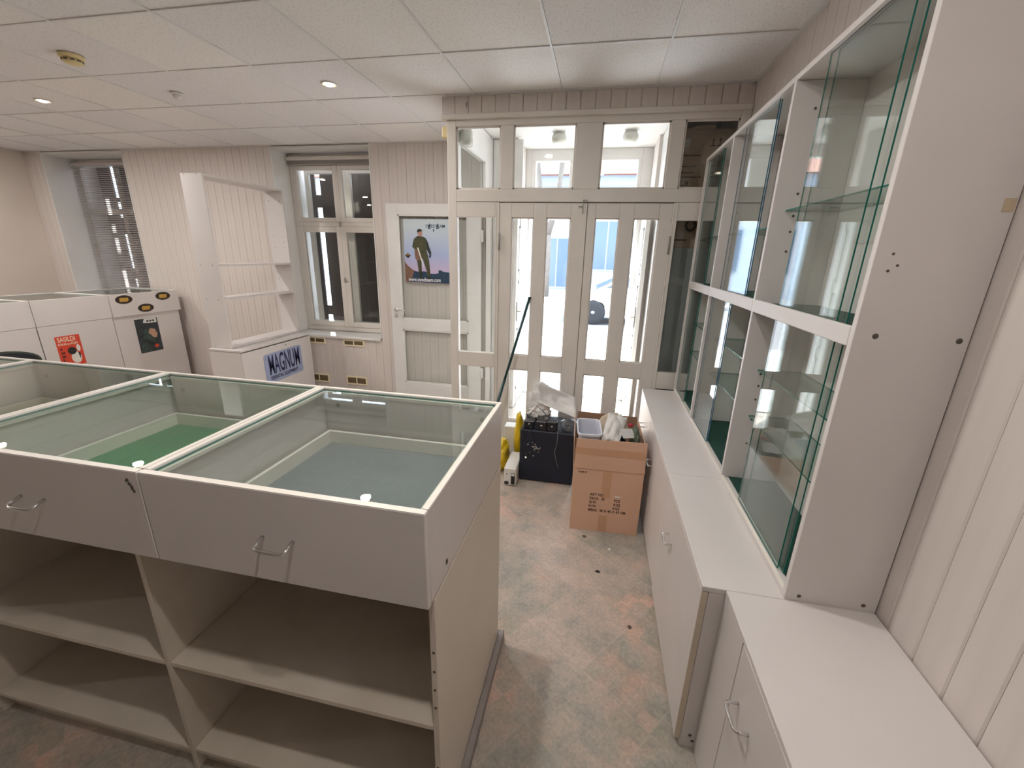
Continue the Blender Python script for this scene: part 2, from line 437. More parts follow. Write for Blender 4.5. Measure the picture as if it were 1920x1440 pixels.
# suspended ceiling: dark void slab above, tiles and T-bars below
ce = struct(B().box(XL-.2, XR+.2, YR-.2, YV+.01, ZC+.03, ZC+.2).box(XL-.2, XV, YV+.01, Y2, ZC+.03, ZC+.2).build('ceiling', 'wallplain'))
ME_TILE = unit_mesh(lambda b: b.box(-.5, .5, -.5, .5, 0, 1), 'ceiling_tile', ['ceiltile'])
xs = [GX+T*k for k in range(-10, 3)]; ys = [GY+T*k for k in range(-16, 2)]
X_ = [XL]+xs+[XR]; Y_ = [YR]+[y for y in ys if y > YR]+[YB]
for i in range(len(X_)-1):
    for j in range(len(Y_)-1):
        x0, x1, y0, y1 = X_[i], X_[i+1], Y_[j], Y_[j+1]
        if y0 > YV-.1:
            if x0 > XV-.05: continue
            x1 = min(x1, XV)
        if x1-x0 < .03 or y1-y0 < .03: continue
        z = ZC+.004+random.uniform(-.0015, .0015)
        o = inst(ME_TILE, 'ceiling_tile', ce, ((x0+x1)/2, (y0+y1)/2, z), (x1-x0-.0135, y1-y0-.0135, .014), (random.uniform(-.002, .002), random.uniform(-.002, .002), 0))
for x in xs: B().box(x-.006, x+.006, YR, (YV if x > XV-.05 else YB), ZC-.002, ZC+.022).build('grid_bar', 'tbar', ce)
for y in ys:
    if y > YR: B().box(XL, (XR if y < YV else XV), y-.006, y+.006, ZC-.001, ZC+.021).build('grid_bar', 'tbar', ce)
b = B(); b.box(XR-.022, XR, YR, YV, ZC-.003, ZC+.02).box(XV, XR, YV-.022, YV, ZC-.003, ZC+.02).box(XL, XV, YB-.02, YB, ZC-.003, ZC+.02).box(XL, XL+.02, YR, YB, ZC-.003, ZC+.02)
b.build('edge_angle', 'tbar', ce)

# ------------------------------------------------------------------ vestibule partition (front)
wp = sroot('wall_partition')
DY = .05; ya, yb_ = YV, YV+DY
zt, zb_, zd = 2.4651, 2.0586, 1.9732       # transom panes top/bottom, door head
z4, z5, z6, z7 = 1.8714, .8463, .7269, .29
# header panelling and cornice
b = B().box(XV, XR, YV+.012, YV+.05, 2.52, ZC); b.build('header_backing', 'groove', wp)
x = XV-.03
while x < XR-.01:
    ww = min(.0965, XR-x); inst(ME_BOARD, 'board', wp, (x+.0006, YV+.012, 2.535), (ww-.0012, .022, ZC-.004-2.535)); x += .0965
B().box(XV-.035, XR, YV-.024, YV+.02, 2.505, 2.54, .006).build('cornice', 'paint', wp)
def post(x0, x1, z0, z1, n='post'): return B().box(x0, x1, ya, yb_, z0, z1, .003).build(n, 'paint', wp)
post(XV, -1.086, 0, 2.51); post(-.7778, -.7598, 0, zd); post(.4491, .4586, 0, zd)
post(.785, XR, 0, 2.51)
for x0, x1 in [(-.759, -.6658), (-.2355, -.0633), (.3716, .4586)]: post(x0, x1, zb_, zt)
B().box(-1.086, .785, ya, yb_, zt, 2.51, .003).build('rail', 'paint', wp)
B().box(-1.086, .785, ya, yb_, zd+.003, zb_, .003).build('rail', 'paint', wp)
for x0, x1 in [(-1.086, -.759), (-.6658, -.2355), (-.0633, .3716), (.4586, .785)]:
    fr = B()
    for q in [(x0, x1, zt-.012, zt), (x0, x1, zb_, zb_+.012), (x0, x0+.010, zb_, zt), (x1-.010, x1, zb_, zt)]: fr.box(q[0], q[1], ya+.012, ya+.02, q[2], q[3])
    fr.build('bead', 'paint', wp)
    pane_box(B(), x0, x1, ya+.022, ya+.026, zb_, zt).build('pane', ['pane', 'glassedge'], wp)
def light(x0, x1, segs):     # fixed side light with rails
    zz = [0.0]+[v for s in segs for v in s]+[zd]
    for k in range(0, len(zz), 2): B().box(x0, x1, ya, yb_, zz[k], zz[k+1], .003).build('rail', 'paint', wp)
    for z0, z1 in segs: pane_box(B(), x0, x1, ya+.022, ya+.026, z0, z1).build('pane', ['pane', 'glassedge'], wp)
light(-1.086, -.790, [(z7, z6), (z5, z4)])
post(-.790, -.7778, 0, zd)
light(.478, .785, [(.57, .66), (.79, 1.86)]); post(.4586, .478, 0, zd)
B().box(.4586, .478, ya-.002, ya, 0, zd).build('bead', 'paint', wp)
# two leaf entrance doors
def leaf(name, x0, x1, cuts, hinge_x):
    d = sroot(name)
    xs_ = [x0]+[c for q in cuts for c in q]+[x1]
    for k in range(0, len(xs_), 2): B().box(xs_[k], xs_[k+1], ya+.004, yb_-.004, .012, zd-.004, .003).build('stile', 'paint', d)
    for a0, a1 in cuts:
        for z0, z1 in [(.012, z7), (z6, z5), (z4, zd-.004)]: B().box(a0, a1, ya+.004, yb_-.004, z0, z1, .003).build('rail', 'paint', d)
        for z0, z1 in [(z7, z6), (z5, z4)]:
            pane_box(B(), a0, a1, ya+.022, ya+.026, z0, z1).build('pane', ['pane', 'glassedge'], d)
            fr = B()
            for q in [(a0, a1, z1-.008, z1), (a0, a1, z0, z0+.008), (a0, a0+.007, z0, z1), (a1-.007, a1, z0, z1)]: fr.box(q[0], q[1], ya+.012, ya+.021, q[2], q[3])
            fr.build('bead', 'paint', d)
    for z in (.25, 1.70): B().tube([(hinge_x, ya-.004, z-.06), (hinge_x, ya-.004, z+.06)], .007, 8).build('hinge', 'hookgrey', d)
    return d
leaf('door_1', -.7598, -.1275, [(-.6682, -.5073), (-.4111, -.2394)], -.7598)
leaf('door_2', -.1235, .4491, [(-.0665, .0969), (.1966, .3634)], .4491)
B().box(-.15, -.10, yb_-.003, yb_+.010, .012, zd-.004).build('cover_strip', 'paint', bpy.data.objects['door_1'])
B().box(-.7778, .4586, yb_, yb_+.012, zd-.03, zd+.02).box(-.785, -.745, yb_, yb_+.012, 0, zd).box(.43, .4586, yb_, yb_+.012, 0, zd).build('door_stop', 'paint', wp)
b = B().box(-.162, -.156, ya-.006, ya+.004, 1.90, 1.99).tube([(-.159, ya-.008, 1.945), (-.19, ya-.012, 1.945)], .004, 6)
b.box(-.158, -.128, ya-.004, ya+.004, 1.983, 1.99)
tag(b.build('bolt_latch', 'hookgrey'), 'small grey bolt latch at the head of the double doors', 'latch')
b = B().tube([(-1.0, YV-.012, 2.598), (-1.0, YV-.03, 2.592), (-.995, YV-.034, 2.58), (-1.0, YV-.03, 2.572), (-1.0, YV-.018, 2.575)], .003, 6)
b.box(-1.004, -.996, YV-.0125, YV-.009, 2.58, 2.612)
tag(b.build('wall_hook', 'hookgrey'), 'tiny hook screwed into the boards above the partition', 'hook')

# vestibule left side: glazed transom over an open doorway
wv = sroot('wall_vestibule')
B().box(XV, XV+.05, yb_, YB, 2.41, ZC).build('rail', 'paintwhite', wv)
B().box(XV, XV+.05, yb_, YB, 2.04, 2.10, .003).build('rail', 'paintwhite', wv)
B().box(XV, XV+.05, yb_, 3.40, 2.10, 2.41).build('post', 'paintwhite', wv)
B().box(XV, XV+.05, 4.12, YB, 2.10, 2.41).build('post', 'paintwhite', wv)
B().box(XV, XV+.05, 4.33, YB+.014, 0, 2.04, .003).build('post', 'paintwhite', wv)
pane_box(B(), XV+.02, XV+.025, 3.40, 4.12, 2.10, 2.41).build('pane', ['pane', 'glassedge'], wv)
# closet side wall right of the doors, vestibule ceiling and boarded inner walls
b = B().box(.450, .470, yb_, YB+.1, 0, ZC); struct(b.build('wall_closet', 'paintwhite'))
struct(B().box(XV, XR+.1, yb_, Y2, 2.66, 2.85).build('ceiling_vestibule', 'paintwhite'))
# street entrance frame
en = sroot('wall_entrance')
ME_BW = unit_mesh(board, 'board', ['paintwhite'])
for x in [-1.10+.0975*k for k in range(3)]: inst(ME_BW, 'board', en, (x, YB+.014, 0), (.096, .012, 2.65))
ey0, ey1 = 4.86, 4.94
for x0, x1 in [(-.86, -.80), (.32, .42)]: B().box(x0, x1, ey0, ey1, 0, 2.66, .004).build('post', 'paintwhite', en)
B().box(-.80, .32, ey0, ey1, 2.55, 2.66, .004).build('rail', 'paintwhite', en)
B().box(-.80, .32, ey0, ey1, 1.985, 2.16, .004).build('rail', 'paintwhite', en)
for x0, x1 in [(-.80, -.755), (-.40, -.09), (.285, .32)]: B().box(x0, x1, ey0, ey1, 2.16, 2.55, .003).build('post', 'paintwhite', en)
for x0, x1 in [(-.755, -.40), (-.09, .285)]: pane_box(B(), x0, x1, 4.89, 4.895, 2.16, 2.55).build('pane', ['paneclear', 'glassedge'], en)
B().box(-.80, .32, ey0, 5.05, -.06, .012, .004).build('threshold', 'stone', en)
def streetdoor(name, x0, x1, side):
    d = sroot(name); y0, y1 = 4.27, 4.855; xi = x0 if side < 0 else x1
    B().box(x0, x1, y0, y1, .015, 1.98, .003).build('leaf', 'paintwhite', d)
    xs = x1 if side > 0 else x0; dx = .008*side
    for z0, z1 in [(.2, .75), (.85, 1.35), (1.45, 1.88)]:
        fr = B()
        for q in [(y0+.09, y1-.09, z0, z0+.02), (y0+.09, y1-.09, z1-.02, z1), (y0+.09, y0+.11, z0, z1), (y1-.11, y1-.09, z0, z1)]:
            fr.box(xs, xs+dx, q[0], q[1], q[2], q[3])
        fr.build('panel_moulding', 'paintwhite', d)
    B().box(xs, xs+dx*1.5, y0+.03, y0+.07, .95, 1.15).build('lock_plate', 'hookgrey', d)
    B().tube([(xs, y0+.05, 1.05), (xs+.045*side, y0+.05, 1.05), (xs+.045*side, y0+.15, 1.05)], .008, 8).build('handle', 'brass', d)
streetdoor('door_4', -.86, -.82, 1); streetdoor('door_5', .37, .41, -1)
# inner door folded back flat on the boarded wall
dl = sroot('door_3')
dx0, dx1, dy0, dy1 = -2.228, -1.205, 4.335, 4.375
for x0, x1 in [(dx0, -2.10), (-1.345, dx1)]: B().box(x0, x1, dy0, dy1, .02, 2.083, .003).build('stile', 'paintwhite', dl)
for z0, z1 in [(.02, .178), (.79, .905), (1.975, 2.083)]: B().box(-2.10, -1.345, dy0, dy1, z0, z1, .003).build('rail', 'paintwhite', dl)
for z0, z1 in [(.178, .79), (.905, 1.975)]:
    pane_box(B(), -2.10, -1.345, dy0+.016, dy0+.020, z0, z1).build('pane', ['pane', 'glassedge'], dl)
    fr = B()
    for q in [(-2.10, -1.345, z1-.014, z1), (-2.10, -1.345, z0, z0+.014), (-2.10, -2.086, z0, z1), (-1.359, -1.345, z0, z1)]: fr.box(q[0], q[1], dy0+.004, dy0+.014, q[2], q[3])
    fr.build('bead', 'paintwhite', dl)
b = B().lathe([(0, -.006), (.024, -.006), (.026, 0)], 16, (-2.165, dy0, 1.0), 'y').lathe([(0, -.006), (.022, -.006), (.024, 0)], 16, (-2.165, dy0, .934), 'y')
b.tube([(-2.165, dy0, 1.0), (-2.165, dy0-.045, 1.0), (-2.15, dy0-.055, 1.0), (-2.04, dy0-.055, 1.004)], .008, 8)
b.build('handle', 'chrome', dl)
for z in (.35, 1.78): B().box(dx1-.004, dx1+.025, dy0-.01, dy0+.02, z-.055, z+.055, .003).tube([(dx1+.008, dy0-.012, z-.06), (dx1+.008, dy0-.012, z+.06)], .008, 8).build('hinge', 'paintwhite', dl)

# ------------------------------------------------------------------ windows of the back wall
def sash(par, x0, x1, z0, z1, y, fwid, m='paint', glass_=True):
    b = B()
    for q in [(x0, x0+fwid, z0, z1), (x1-fwid, x1, z0, z1), (x0+fwid, x1-fwid, z0, z0+fwid), (x0+fwid, x1-fwid, z1-fwid, z1)]: b.box(q[0], q[1], y, y+.04, q[2], q[3], .004)
    s = b.build('sash', m, par)
    if glass_: pane_box(B(), x0+fwid, x1-fwid, y+.018, y+.022, z0+fwid, z1-fwid).build('pane', ['pane', 'glassedge'], s)
    return s
w2 = sroot('window_2'); wx0, wx1, wy = W2[0]+.014, W2[1]-.014, YB+.26
xm = (wx0+wx1)/2+.02
b = B()
for q in [(wx0, wx0+.04, .66, 2.618), (wx1-.04, wx1, .66, 2.618), (wx0+.04, wx1-.04, .66, .715), (wx0+.04, wx1-.04, 2.50, 2.618), (wx0+.04, wx1-.04, 1.865, 1.915)]: b.box(q[0], q[1], wy, wy+.06, q[2], q[3], .004)
b.build('frame', 'paint', w2)
sash(w2, wx0+.04, xm-.012, 1.915, 2.50, wy-.004, .045); sash(w2, xm+.012, wx1-.04, 1.915, 2.50, wy-.004, .045)
B().box(xm-.012, xm+.012, wy-.008, wy+.03, 1.915, 2.50, .003).build('mullion', 'paint', w2)
sash(w2, wx0+.04, xm, .715, 1.865, wy-.01, .062); sash(w2, xm, wx1-.04, .715, 1.865, wy-.01, .062)
for x0, x1, z0, z1 in [(wx0+.05, xm, 1.915, 2.50), (xm, wx1-.05, 1.915, 2.50), (wx0+.05, xm, .70, 1.865), (xm, wx1-.05, .70, 1.865)]: sash(w2, x0, x1, z0, z1, wy+.17, .055)
b = B().box(wx0+.01, wx0+.016, wy+.06, wy+.22, .66, 2.6).box(wx1-.016, wx1-.01, wy+.06, wy+.22, .66, 2.6)
b.build('casing', 'paintwhite', w2)
B().box(xm-.012, xm+.012, wy-.016, wy-.009, 1.24, 1.30).tube([(xm, wy-.012, 1.275), (xm, wy-.03, 1.275), (xm+.05, wy-.034, 1.255)], .006, 8).build('handle', 'hookgrey', w2)
B().tube([(xm, wy-.016, 1.87), (xm, wy-.016, 1.91)], .008, 8).build('catch', 'hookgrey', w2)
w1 = sroot('window_1'); vx0, vx1, vy = W1[0]+.014, W1[1]-.014, YB+.34
b = B(); vm = (vx0+vx1)/2
for q in [(vx0, vx0+.05, 1.0, 2.618), (vx1-.05, vx1, 1.0, 2.618), (vx0+.05, vx1-.05, 1.0, 1.06), (vx0+.05, vx1-.05, 2.54, 2.618), (vx0+.05, vx1-.05, 1.99, 2.05), (vm-.03, vm+.03, 1.06, 1.99), (vm-.02, vm+.02, 2.05, 2.54)]:
    b.box(q[0], q[1], vy, vy+.05, q[2], q[3], .004)
b.build('frame', 'paint', w1)
for x0, x1, z0, z1 in [(vx0+.05, vm-.03, 1.06, 1.99), (vm+.03, vx1-.05, 1.06, 1.99), (vx0+.05, vm-.02, 2.05, 2.54), (vm+.02, vx1-.05, 2.05, 2.54)]:
    pane_box(B(), x0, x1, vy+.02, vy+.024, z0, z1).build('pane', ['pane', 'glassedge'], w1)
# venetian blinds
bl = thing('venetian_blind', 'lowered grey-brown venetian blind in the recess behind the white counters', 'blind', (vm, vy-.05, 1.0))
B().box(vx0+.01, vx1-.01, vy-.07, vy-.03, 2.54, 2.575, .003).build('headrail', 'blinds', bl)
b = B(); z = 1.03
while z < 2.535:
    b.add([(vx0+.015, vy-.062, z-.006), (vx1-.015, vy-.062, z-.006), (vx1-.015, vy-.038, z+.008), (vx0+.015, vy-.038, z+.008)], [(0, 1, 2, 3)]); z += .0215
o = b.build('slats', 'blinds', bl); o['kind'] = 'stuff'
B().box(vx0+.015, vx1-.015, vy-.06, vy-.04, 1.003, 1.02, .003).build('bottom_rail', 'blinds', bl)
b = B()
for x in (vx0+.12, vm, vx1-.12): b.tube([(x, vy-.064, 1.01), (x, vy-.064, 2.54)], .0012, 4)
b.build('ladder_cord', 'blinds', bl)
bl = thing('venetian_blind', 'raised venetian blind bunched at the head of the uncovered window', 'blind', (xm, wy-.03, 2.5))
B().box(wx0+.005, wx1-.005, wy-.05, wy-.012, 2.545, 2.585, .004).build('headrail', 'paint', bl)
b = B()
for k in range(9): b.box(wx0+.012, wx1-.012, wy-.046, wy-.014, 2.505+k*.0043, 2.507+k*.0043)
o = b.build('slats', 'blinds', bl); o['kind'] = 'stuff'
# boards nailed over the street side of both windows, leaving a ragged gap
def shutter(label, x0, x1, gap, z0, z1, y, bars):
    t = thing('window_shutter', label, 'shutter', ((x0+x1)/2, y, z0))
    g0, g1 = gap
    n = 4
    for a, c in [(x0, g0), (g1, x1)]:
        k = max(1, round((c-a)/.2)); st = (c-a)/k
        for i in range(k): B().box(a+i*st, a+(i+1)*st-.002, y, y+.02, z0, z1-.02*random.random(), .002).build('plank', 'darkboard', t)
    for zz0, zz1 in bars: B().box(g0-.02, g1+.02, y+.001, y+.019, zz0, zz1).build('batten', 'darkboard', t)
shutter('dark planks nailed outside the uncovered window with bright gap', -3.62, -2.30, (-3.455, -3.385), .60, 2.50, 4.975, [(2.10, 2.24), (.80, .92)])
shutter('dark planks nailed outside the window behind the lowered blind', -6.75, -5.40, (-6.47, -6.405), .90, 2.62, 4.975, [(2.15, 2.2), (1.75, 1.95), (1.15, 1.3)])

# vent grilles below the window
def grille(x0, x1, z0, z1, label):
    t = thing('vent_grille', label, 'vent', ((x0+x1)/2, YB, z0))
    b = B(); f = .018
    for q in [(x0, x1, z0, z0+f), (x0, x1, z1-f, z1), (x0, x0+f, z0+f, z1-f), (x1-f, x1, z0+f, z1-f), ((x0+x1)/2-.006, (x0+x1)/2+.006, z0+f, z1-f)]: b.box(q[0], q[1], YB-.012, YB-.0005, q[2], q[3], .002)
    b.build('frame', 'vent_frame', t)
    B().box(x0+f, x1-f, YB-.003, YB-.0005, z0+f, z1-f).build('backing', 'vent_dark', t)
    b = B(); k = 0
    while z0+f+.008*k < z1-f-.006:
        z = z0+f+.008*k; b.add([(x0+f, YB-.010, z), (x1-f, YB-.010, z), (x1-f, YB-.004, z+.006), (x0+f, YB-.004, z+.006)], [(0, 1, 2, 3)]); k += 1
    b.build('louvres', 'vent_dark', t)
grille(-3.385, -3.115, .545, .655-.032, 'upper vent grille half hidden by the low cabinet, under the window')
grille(-2.885, -2.615, .54, .65-.03, 'upper vent grille under the window, nearer the poster door')
grille(-3.385, -3.115, .07, .175, 'lower vent grille near the floor, beside the low cabinet')
grille(-2.885, -2.615, .07, .175, 'lower vent grille near the floor, nearer the poster door')

# ------------------------------------------------------------------ island and wall counters with display cases
def display_case(label, w_, felt, group, loc, rz=0, z0=.864, z1=1.104, d=.6875, front=True, over=0.0):
    t = thing('display_case', label, 'display case', (loc[0], loc[1], z0), rz, group)
    P = lambda b, n, m: b.build(n, m, t, org=False)
    h = z1-z0; th = .016
    B_ = lambda x0, x1, y0, y1, a0, a1, c=.0015: B().box(x0, x1, y0, y1, a0, a1, c)
    P(B_(.001, th, .019, d, 0, h), 'side_panel', 'melamine'); P(B_(w_-th, w_-.001, .019, d, 0, h), 'side_panel', 'melamine')
    P(B_(th, w_-th, d-th, d, 0, h), 'back_panel', 'melamine')
    P(B_(th, w_-th, .019, d-th, .0, .012, 0), 'bottom_panel', 'melamine')
    dr = P(B_(.0015, w_-.0015, 0, .018, -.004, h, .002), 'drawer_front', ['melamine'])
    f = B_(th+.03, w_-th-.03, .03, d-th-.02, .022, .026, 0).build('felt_liner', felt, dr, org=False)
    for x in (th+.018, w_-th-.03): B_(x, x+.012, .02, d-th-.02, .014, .075).build('drawer_side', 'edgeband', dr, org=False)
    B_(th+.03, w_-th-.03, d-th-.032, d-th-.02, .014, .075).build('drawer_back', 'edgeband', dr, org=False)
    if front:
        hx = w_*.5
        p0 = Vector((hx-.039, 0, h*.5-.0)); p1 = Vector((hx+.039, 0, h*.5)); out = Vector((0, -.034, -.012)); tt = (p1-p0)*.16
        B().tube([p0, p0+out*.65, p0+out*.9+tt*.2, p0+out+tt, p1+out-tt, p1+out*.9-tt*.2, p1+out*.65, p1], .0045, 8).build('handle', 'chrome', dr, org=False)
    # glass top lying in the rebate
    P(pane_box(B(), th+.0005, w_-th-.0005, .0185, d-th-.0005, h-.012, h-.006), 'glass_top', ['case_glass', 'glassedge'])
    b = B()
    b.box(th, th+.010, .02, d-th, h-.022, h-.0125).box(w_-th-.010, w_-th, .02, d-th, h-.022, h-.0125).box(th, w_-th, d-th-.01, d-th, h-.022, h-.0125)
    P(b, 'glass_ledge', 'edgeband')
    e = B()                                   # pale edge banding on the rim
    e.box(.002, th-.001, .0195, d-.001, h, h+.0008).box(w_-th+.001, w_-.002, .0195, d-.001, h, h+.0008).box(th, w_-th, d-th+.001, d-.001, h, h+.0008).box(.003, w_-.003, .001, .017, h, h+.0008)
    P(e, 'edge_banding', 'edgeband')
    for x in (.07, w_-.07):
        P(B().lathe([(0, -.003), (.008, -.002), (.009, 0)], 12, (x, d-th, h*.72), 'y'), 'screw_cap', 'hookgrey')
    return t
IX = [-.3086, -1.0294, -1.7515, -2.489, -3.22]; IY = .7125; IYB = 1.400
lab = [('glass-topped display case with grey felt at the end of the island counter', 'felt_grey'),
       ('glass-topped display case with green felt in the island counter', 'felt_green'),
       ('glass-topped display case with olive felt in the island counter', 'felt_olive'),
       ('last glass-topped display case of the island, beyond the olive one', 'felt_olive')]
for k in range(4):
    display_case(lab[k][0], IX[k]-IX[k+1], lab[k][1], 'island display cases', (IX[k+1], IY-.018), 0, d=IYB-IY+.018)
# island base: open shelves to the staff side
ib = thing('counter_base', 'open shelved base of the island counter with dusty shelves', 'counter', (-1.7, 1.06, 0))
y0, y1 = .727, IYB-.004; ze = .859
xd = [-.3086, -1.14, -1.97, -3.21]
for x in xd: B().box(x-.016, x, y0, y1, 0, ze, .001).build('upright_panel', ['melamineyellow' if x > -.5 else 'melaminedirty'], ib)
B().box(xd[-1], xd[0]-.016, y1-.012, y1, .02, ze).build('back_panel', 'melaminedirty', ib)
for k in range(3):
    a, c = xd[k+1], xd[k]-.016
    B().box(a+.001, c-.001, y0+.002, y1-.014, .434, .450, .001).build('shelf', 'melaminedirty', ib)
    B().box(a+.001, c-.001, y0+.002, y1-.014, .074, .090, .001).build('shelf', 'melaminedirty', ib)
    B().box(a+.001, c-.001, y0+.03, y0+.045, 0, .074).build('kickboard', 'melaminedirty', ib)
for k, zz in enumerate((.30, .52, .58, .64, .70)): B().lathe([(0, -.0015), (.0035, -.001), (.004, 0)], 8, (-.3166, y0, zz), 'y').build('screw', 'screw', ib)
B().box(-.3082, -.2850, .60, 1.425, .0, .042, .003).build('baseboard', 'baseboardgrey', ib)
B().box(-3.2, -.3090, 1.402, 1.424, .0, .042, .003).build('baseboard', 'baseboardgrey', ib)
B().lathe([(0, .0015), (.006, .001), (.007, 0)], 10, (-.3086, .81, .897), 'x').build('screw', 'screw', ib)

# white counters along the left wall, seen from the customer side
LX = -5.01; mods = [(4.305, 3.545), (3.545, 2.90), (2.90, 2.15)]
ll = ['white counter display case carrying three dark oval stickers', 'plain white counter display case beside the one with oval stickers', 'white counter display case above the dark oval sign']
bl_ = ['white counter base with dark picture poster on its front', 'white counter base with red poster on its front', 'white counter base carrying the dark oval sign']
for k, (ya_, yb2) in enumerate(mods):
    off = .012 if k == 0 else 0
    display_case(ll[k], ya_-yb2-.002, 'felt_grey', 'display cases of the white counters', (LX-.7+off, ya_), -PI/2, z0=.868, z1=1.104, d=.70, front=False)
    t = thing('counter_base', bl_[k], 'counter', (LX-.35, (ya_+yb2)/2, 0), 0, 'bases of the white counters')
    yy0, yy1 = yb2+.003, ya_-.004
    if k == 0: yy1 -= .02
    B().box(LX-.67, LX-.018, yy0, yy0+.016, 0, .866).build('side_panel', 'melamine', t); B().box(LX-.67, LX-.018, yy1-.016, yy1, 0, .866).build('side_panel', 'melamine', t)
    B().box(LX-.018, LX-.002, yy0, yy1, .005, .866, .002).build('front_panel', 'melamine', t)
    B().box(LX-.67, LX-.02, yy0+.016, yy1-.016, .08, .096).build('shelf', 'melaminedirty', t)

def on_left(y, z, eps=.0): return frame_facing((LX+eps, y, z), (0, 1, 0), (0, 0, 1))
# three oval stickers
def ellipse(b, cx, cz, a, c, x0, x1, n=28): b.prism([(cx+a*math.cos(2*PI*k/n), cz+c*math.sin(2*PI*k/n)) for k in range(n)], 'yz', x0, x1)
for y, z, l in [(3.685, 1.045, 'upper oval sticker on the side towards the red poster'), (4.115, 1.048, 'upper oval sticker at the back wall end of the white counter'), (3.895, .935, 'lower oval sticker, just above the dark picture poster')]:
    xx = LX+.0125
    t = thing('oval_sticker', l, 'sticker', (xx, y, z), 0, 'three oval stickers')
    b = B(); ellipse(b, y, z, .088, .045, xx, xx+.001); b.build('sticker_base', 'oval_black', t)
    b = B(); b.prism([(y-.048, z-.016), (y-.04, z-.022), (y+.03, z-.024), (y+.044, z-.014), (y+.046, z+.012), (y+.04, z+.02), (y+.02, z+.017), (y-.02, z+.022), (y-.044, z+.016)], 'yz', xx+.001, xx+.0018)
    b.build('emblem', 'oval_gold', t)
# red poster
py0, py1, pz0, pz1 = 3.005, 3.207, .46, .755; px = LX-.0018
t = thing('poster', 'small red poster with cream lettering on the counter base', 'poster', (px, (py0+py1)/2, pz0))
B().box(px, px+.001, py0, py1, pz0, pz1).build('sheet', 'poster_red', t)
text_bm('SASILDI', .062, on_left(py0+.015, pz1-.035, -.0005), 'poster_cream', t, sx=.72, bold=.0012)
text_bm('ROKAS un KĀJAS', .030, on_left(py0+.013, pz1-.079, -.0005), 'poster_cream', t, sx=.72, bold=.0006)
for k, s_ in enumerate(['0', '24', '30', '5']): text_bm(s_, .03, on_left(py0+.02, pz1-.125-.036*k, -.0005), 'poster_black', t, bold=.0015)
b = B(); ellipse(b, py0+.135, pz0+.075, .042, .058, px+.001, px+.0016); b.build('printed_shape', 'poster_white', t)
b = B(); ellipse(b, py0+.112, pz0+.145, .036, .036, px+.001, px+.0018); b.build('printed_shape', 'poster_black', t)
b = B(); ellipse(b, py0+.168, pz0+.165, .016, .034, px+.001, px+.0018); b.build('printed_shape', 'poster_white', t)
b = B().prism([(py0+.155, pz0+.13), (py0+.175, pz0+.11), (py0+.165, pz0+.05), (py0+.158, pz0+.1)], 'yz', px+.001, px+.002); b.build('printed_shape', 'poster_black', t)
# dark poster
py0, py1, pz0, pz1 = 3.745, 4.0, .435, .815
t = thing('poster', 'dark blue-green picture poster with white emblem on the counter base', 'poster', (px, (py0+py1)/2, pz0))
B().box(px, px+.001, py0, py1, pz0, pz1).build('sheet', 'poster_dark', t)
def blob(t, pts, m, e): B().prism([(py0+a*(py1-py0), pz0+c*(pz1-pz0)) for a, c in pts], 'yz', px+.001, px+.001+e).build('printed_shape', m, t)
blob(t, [(.35, .88), (.55, .86), (.95, .86), (.95, .995), (.42, .995)], 'poster_white', .0004)
for k in range(3): blob(t, [(.5+.13*k, .90), (.55+.13*k, .885), (.60+.13*k, .90), (.62+.13*k, .96), (.56+.13*k, .93), (.53+.13*k, .97)], 'poster_dark', .0008)
blob(t, [(.45, .55), (.60, .70), (.80, .66), (.88, .50), (.80, .40), (.66, .42), (.58, .52)], 'poster_flesh', .0006)
blob(t, [(.22, .42), (.30, .66), (.46, .70), (.52, .54), (.75, .32), (.66, .26), (.42, .38)], 'poster_moss', .0007)
blob(t, [(.05, .02), (.10, .25), (.35, .30), (.5, .12), (.45, .02)], 'poster_moss', .0006)
blob(t, [(.62, .13), (.72, .22), (.84, .17), (.80, .10)], 'poster_red', .0006)
# dark oval sign on the third base
b = B(); ellipse(b, 2.53, .58, .34, .125, px, px+.006, 36)
t = thing('oval_sign', 'dark oval sign on the front of the white counter base', 'sign', (px, 2.53, .455))
b.build('panel', 'ovalgreen', t)
b = B(); ellipse(b, 2.53, .575, .325, .112, px+.006, px+.0075, 36); b.build('face', 'blackgloss', t)

# ------------------------------------------------------------------ cabinet with blue plate, shelving unit on top
mc = thing('low_cabinet', 'low white cabinet with the blue plate below the open shelves', 'cabinet', (-3.46, 3.85, 0))
cx0, cx1, c0, c1 = -3.64, -3.275, 3.33, 4.33
B().box(cx0, cx1-.018, c0, c0+.016, 0, .652).build('side_panel', 'melamine', mc); B().box(cx0, cx1-.018, c1-.016, c1, 0, .652).build('side_panel', 'melamine', mc)
B().box(cx0, cx0+.012, c0+.016, c1-.016, .02, .652).build('back_panel', 'melamine', mc)
B().box(cx1-.0175, cx1, c0, c1, .03, .645, .002).build('door', 'melamine', mc)
B().box(cx0, cx1-.003, c0-.003, c1, .655, .675, .002).build('top_panel', 'melamine', mc)
B().lathe([(0, .0015), (.006, .001), (.007, 0)], 10, (cx1, 3.92, .615), 'x').build('screw', 'screw', mc)
pl = thing('name_plate', 'blue metallic plate with dark block lettering on the low cabinet', 'sign', (cx1, 3.87, .25))
r0, r1, q0, q1 = 3.585, 4.145, .268, .575
Mp = Matrix.Translation((cx1+.001, (r0+r1)/2, (q0+q1)/2)) @ Matrix.Rotation(math.radians(1.0), 4, 'X') @ Matrix.Translation((0, -(r0+r1)/2, -(q0+q1)/2))
cr = .03; poly = []
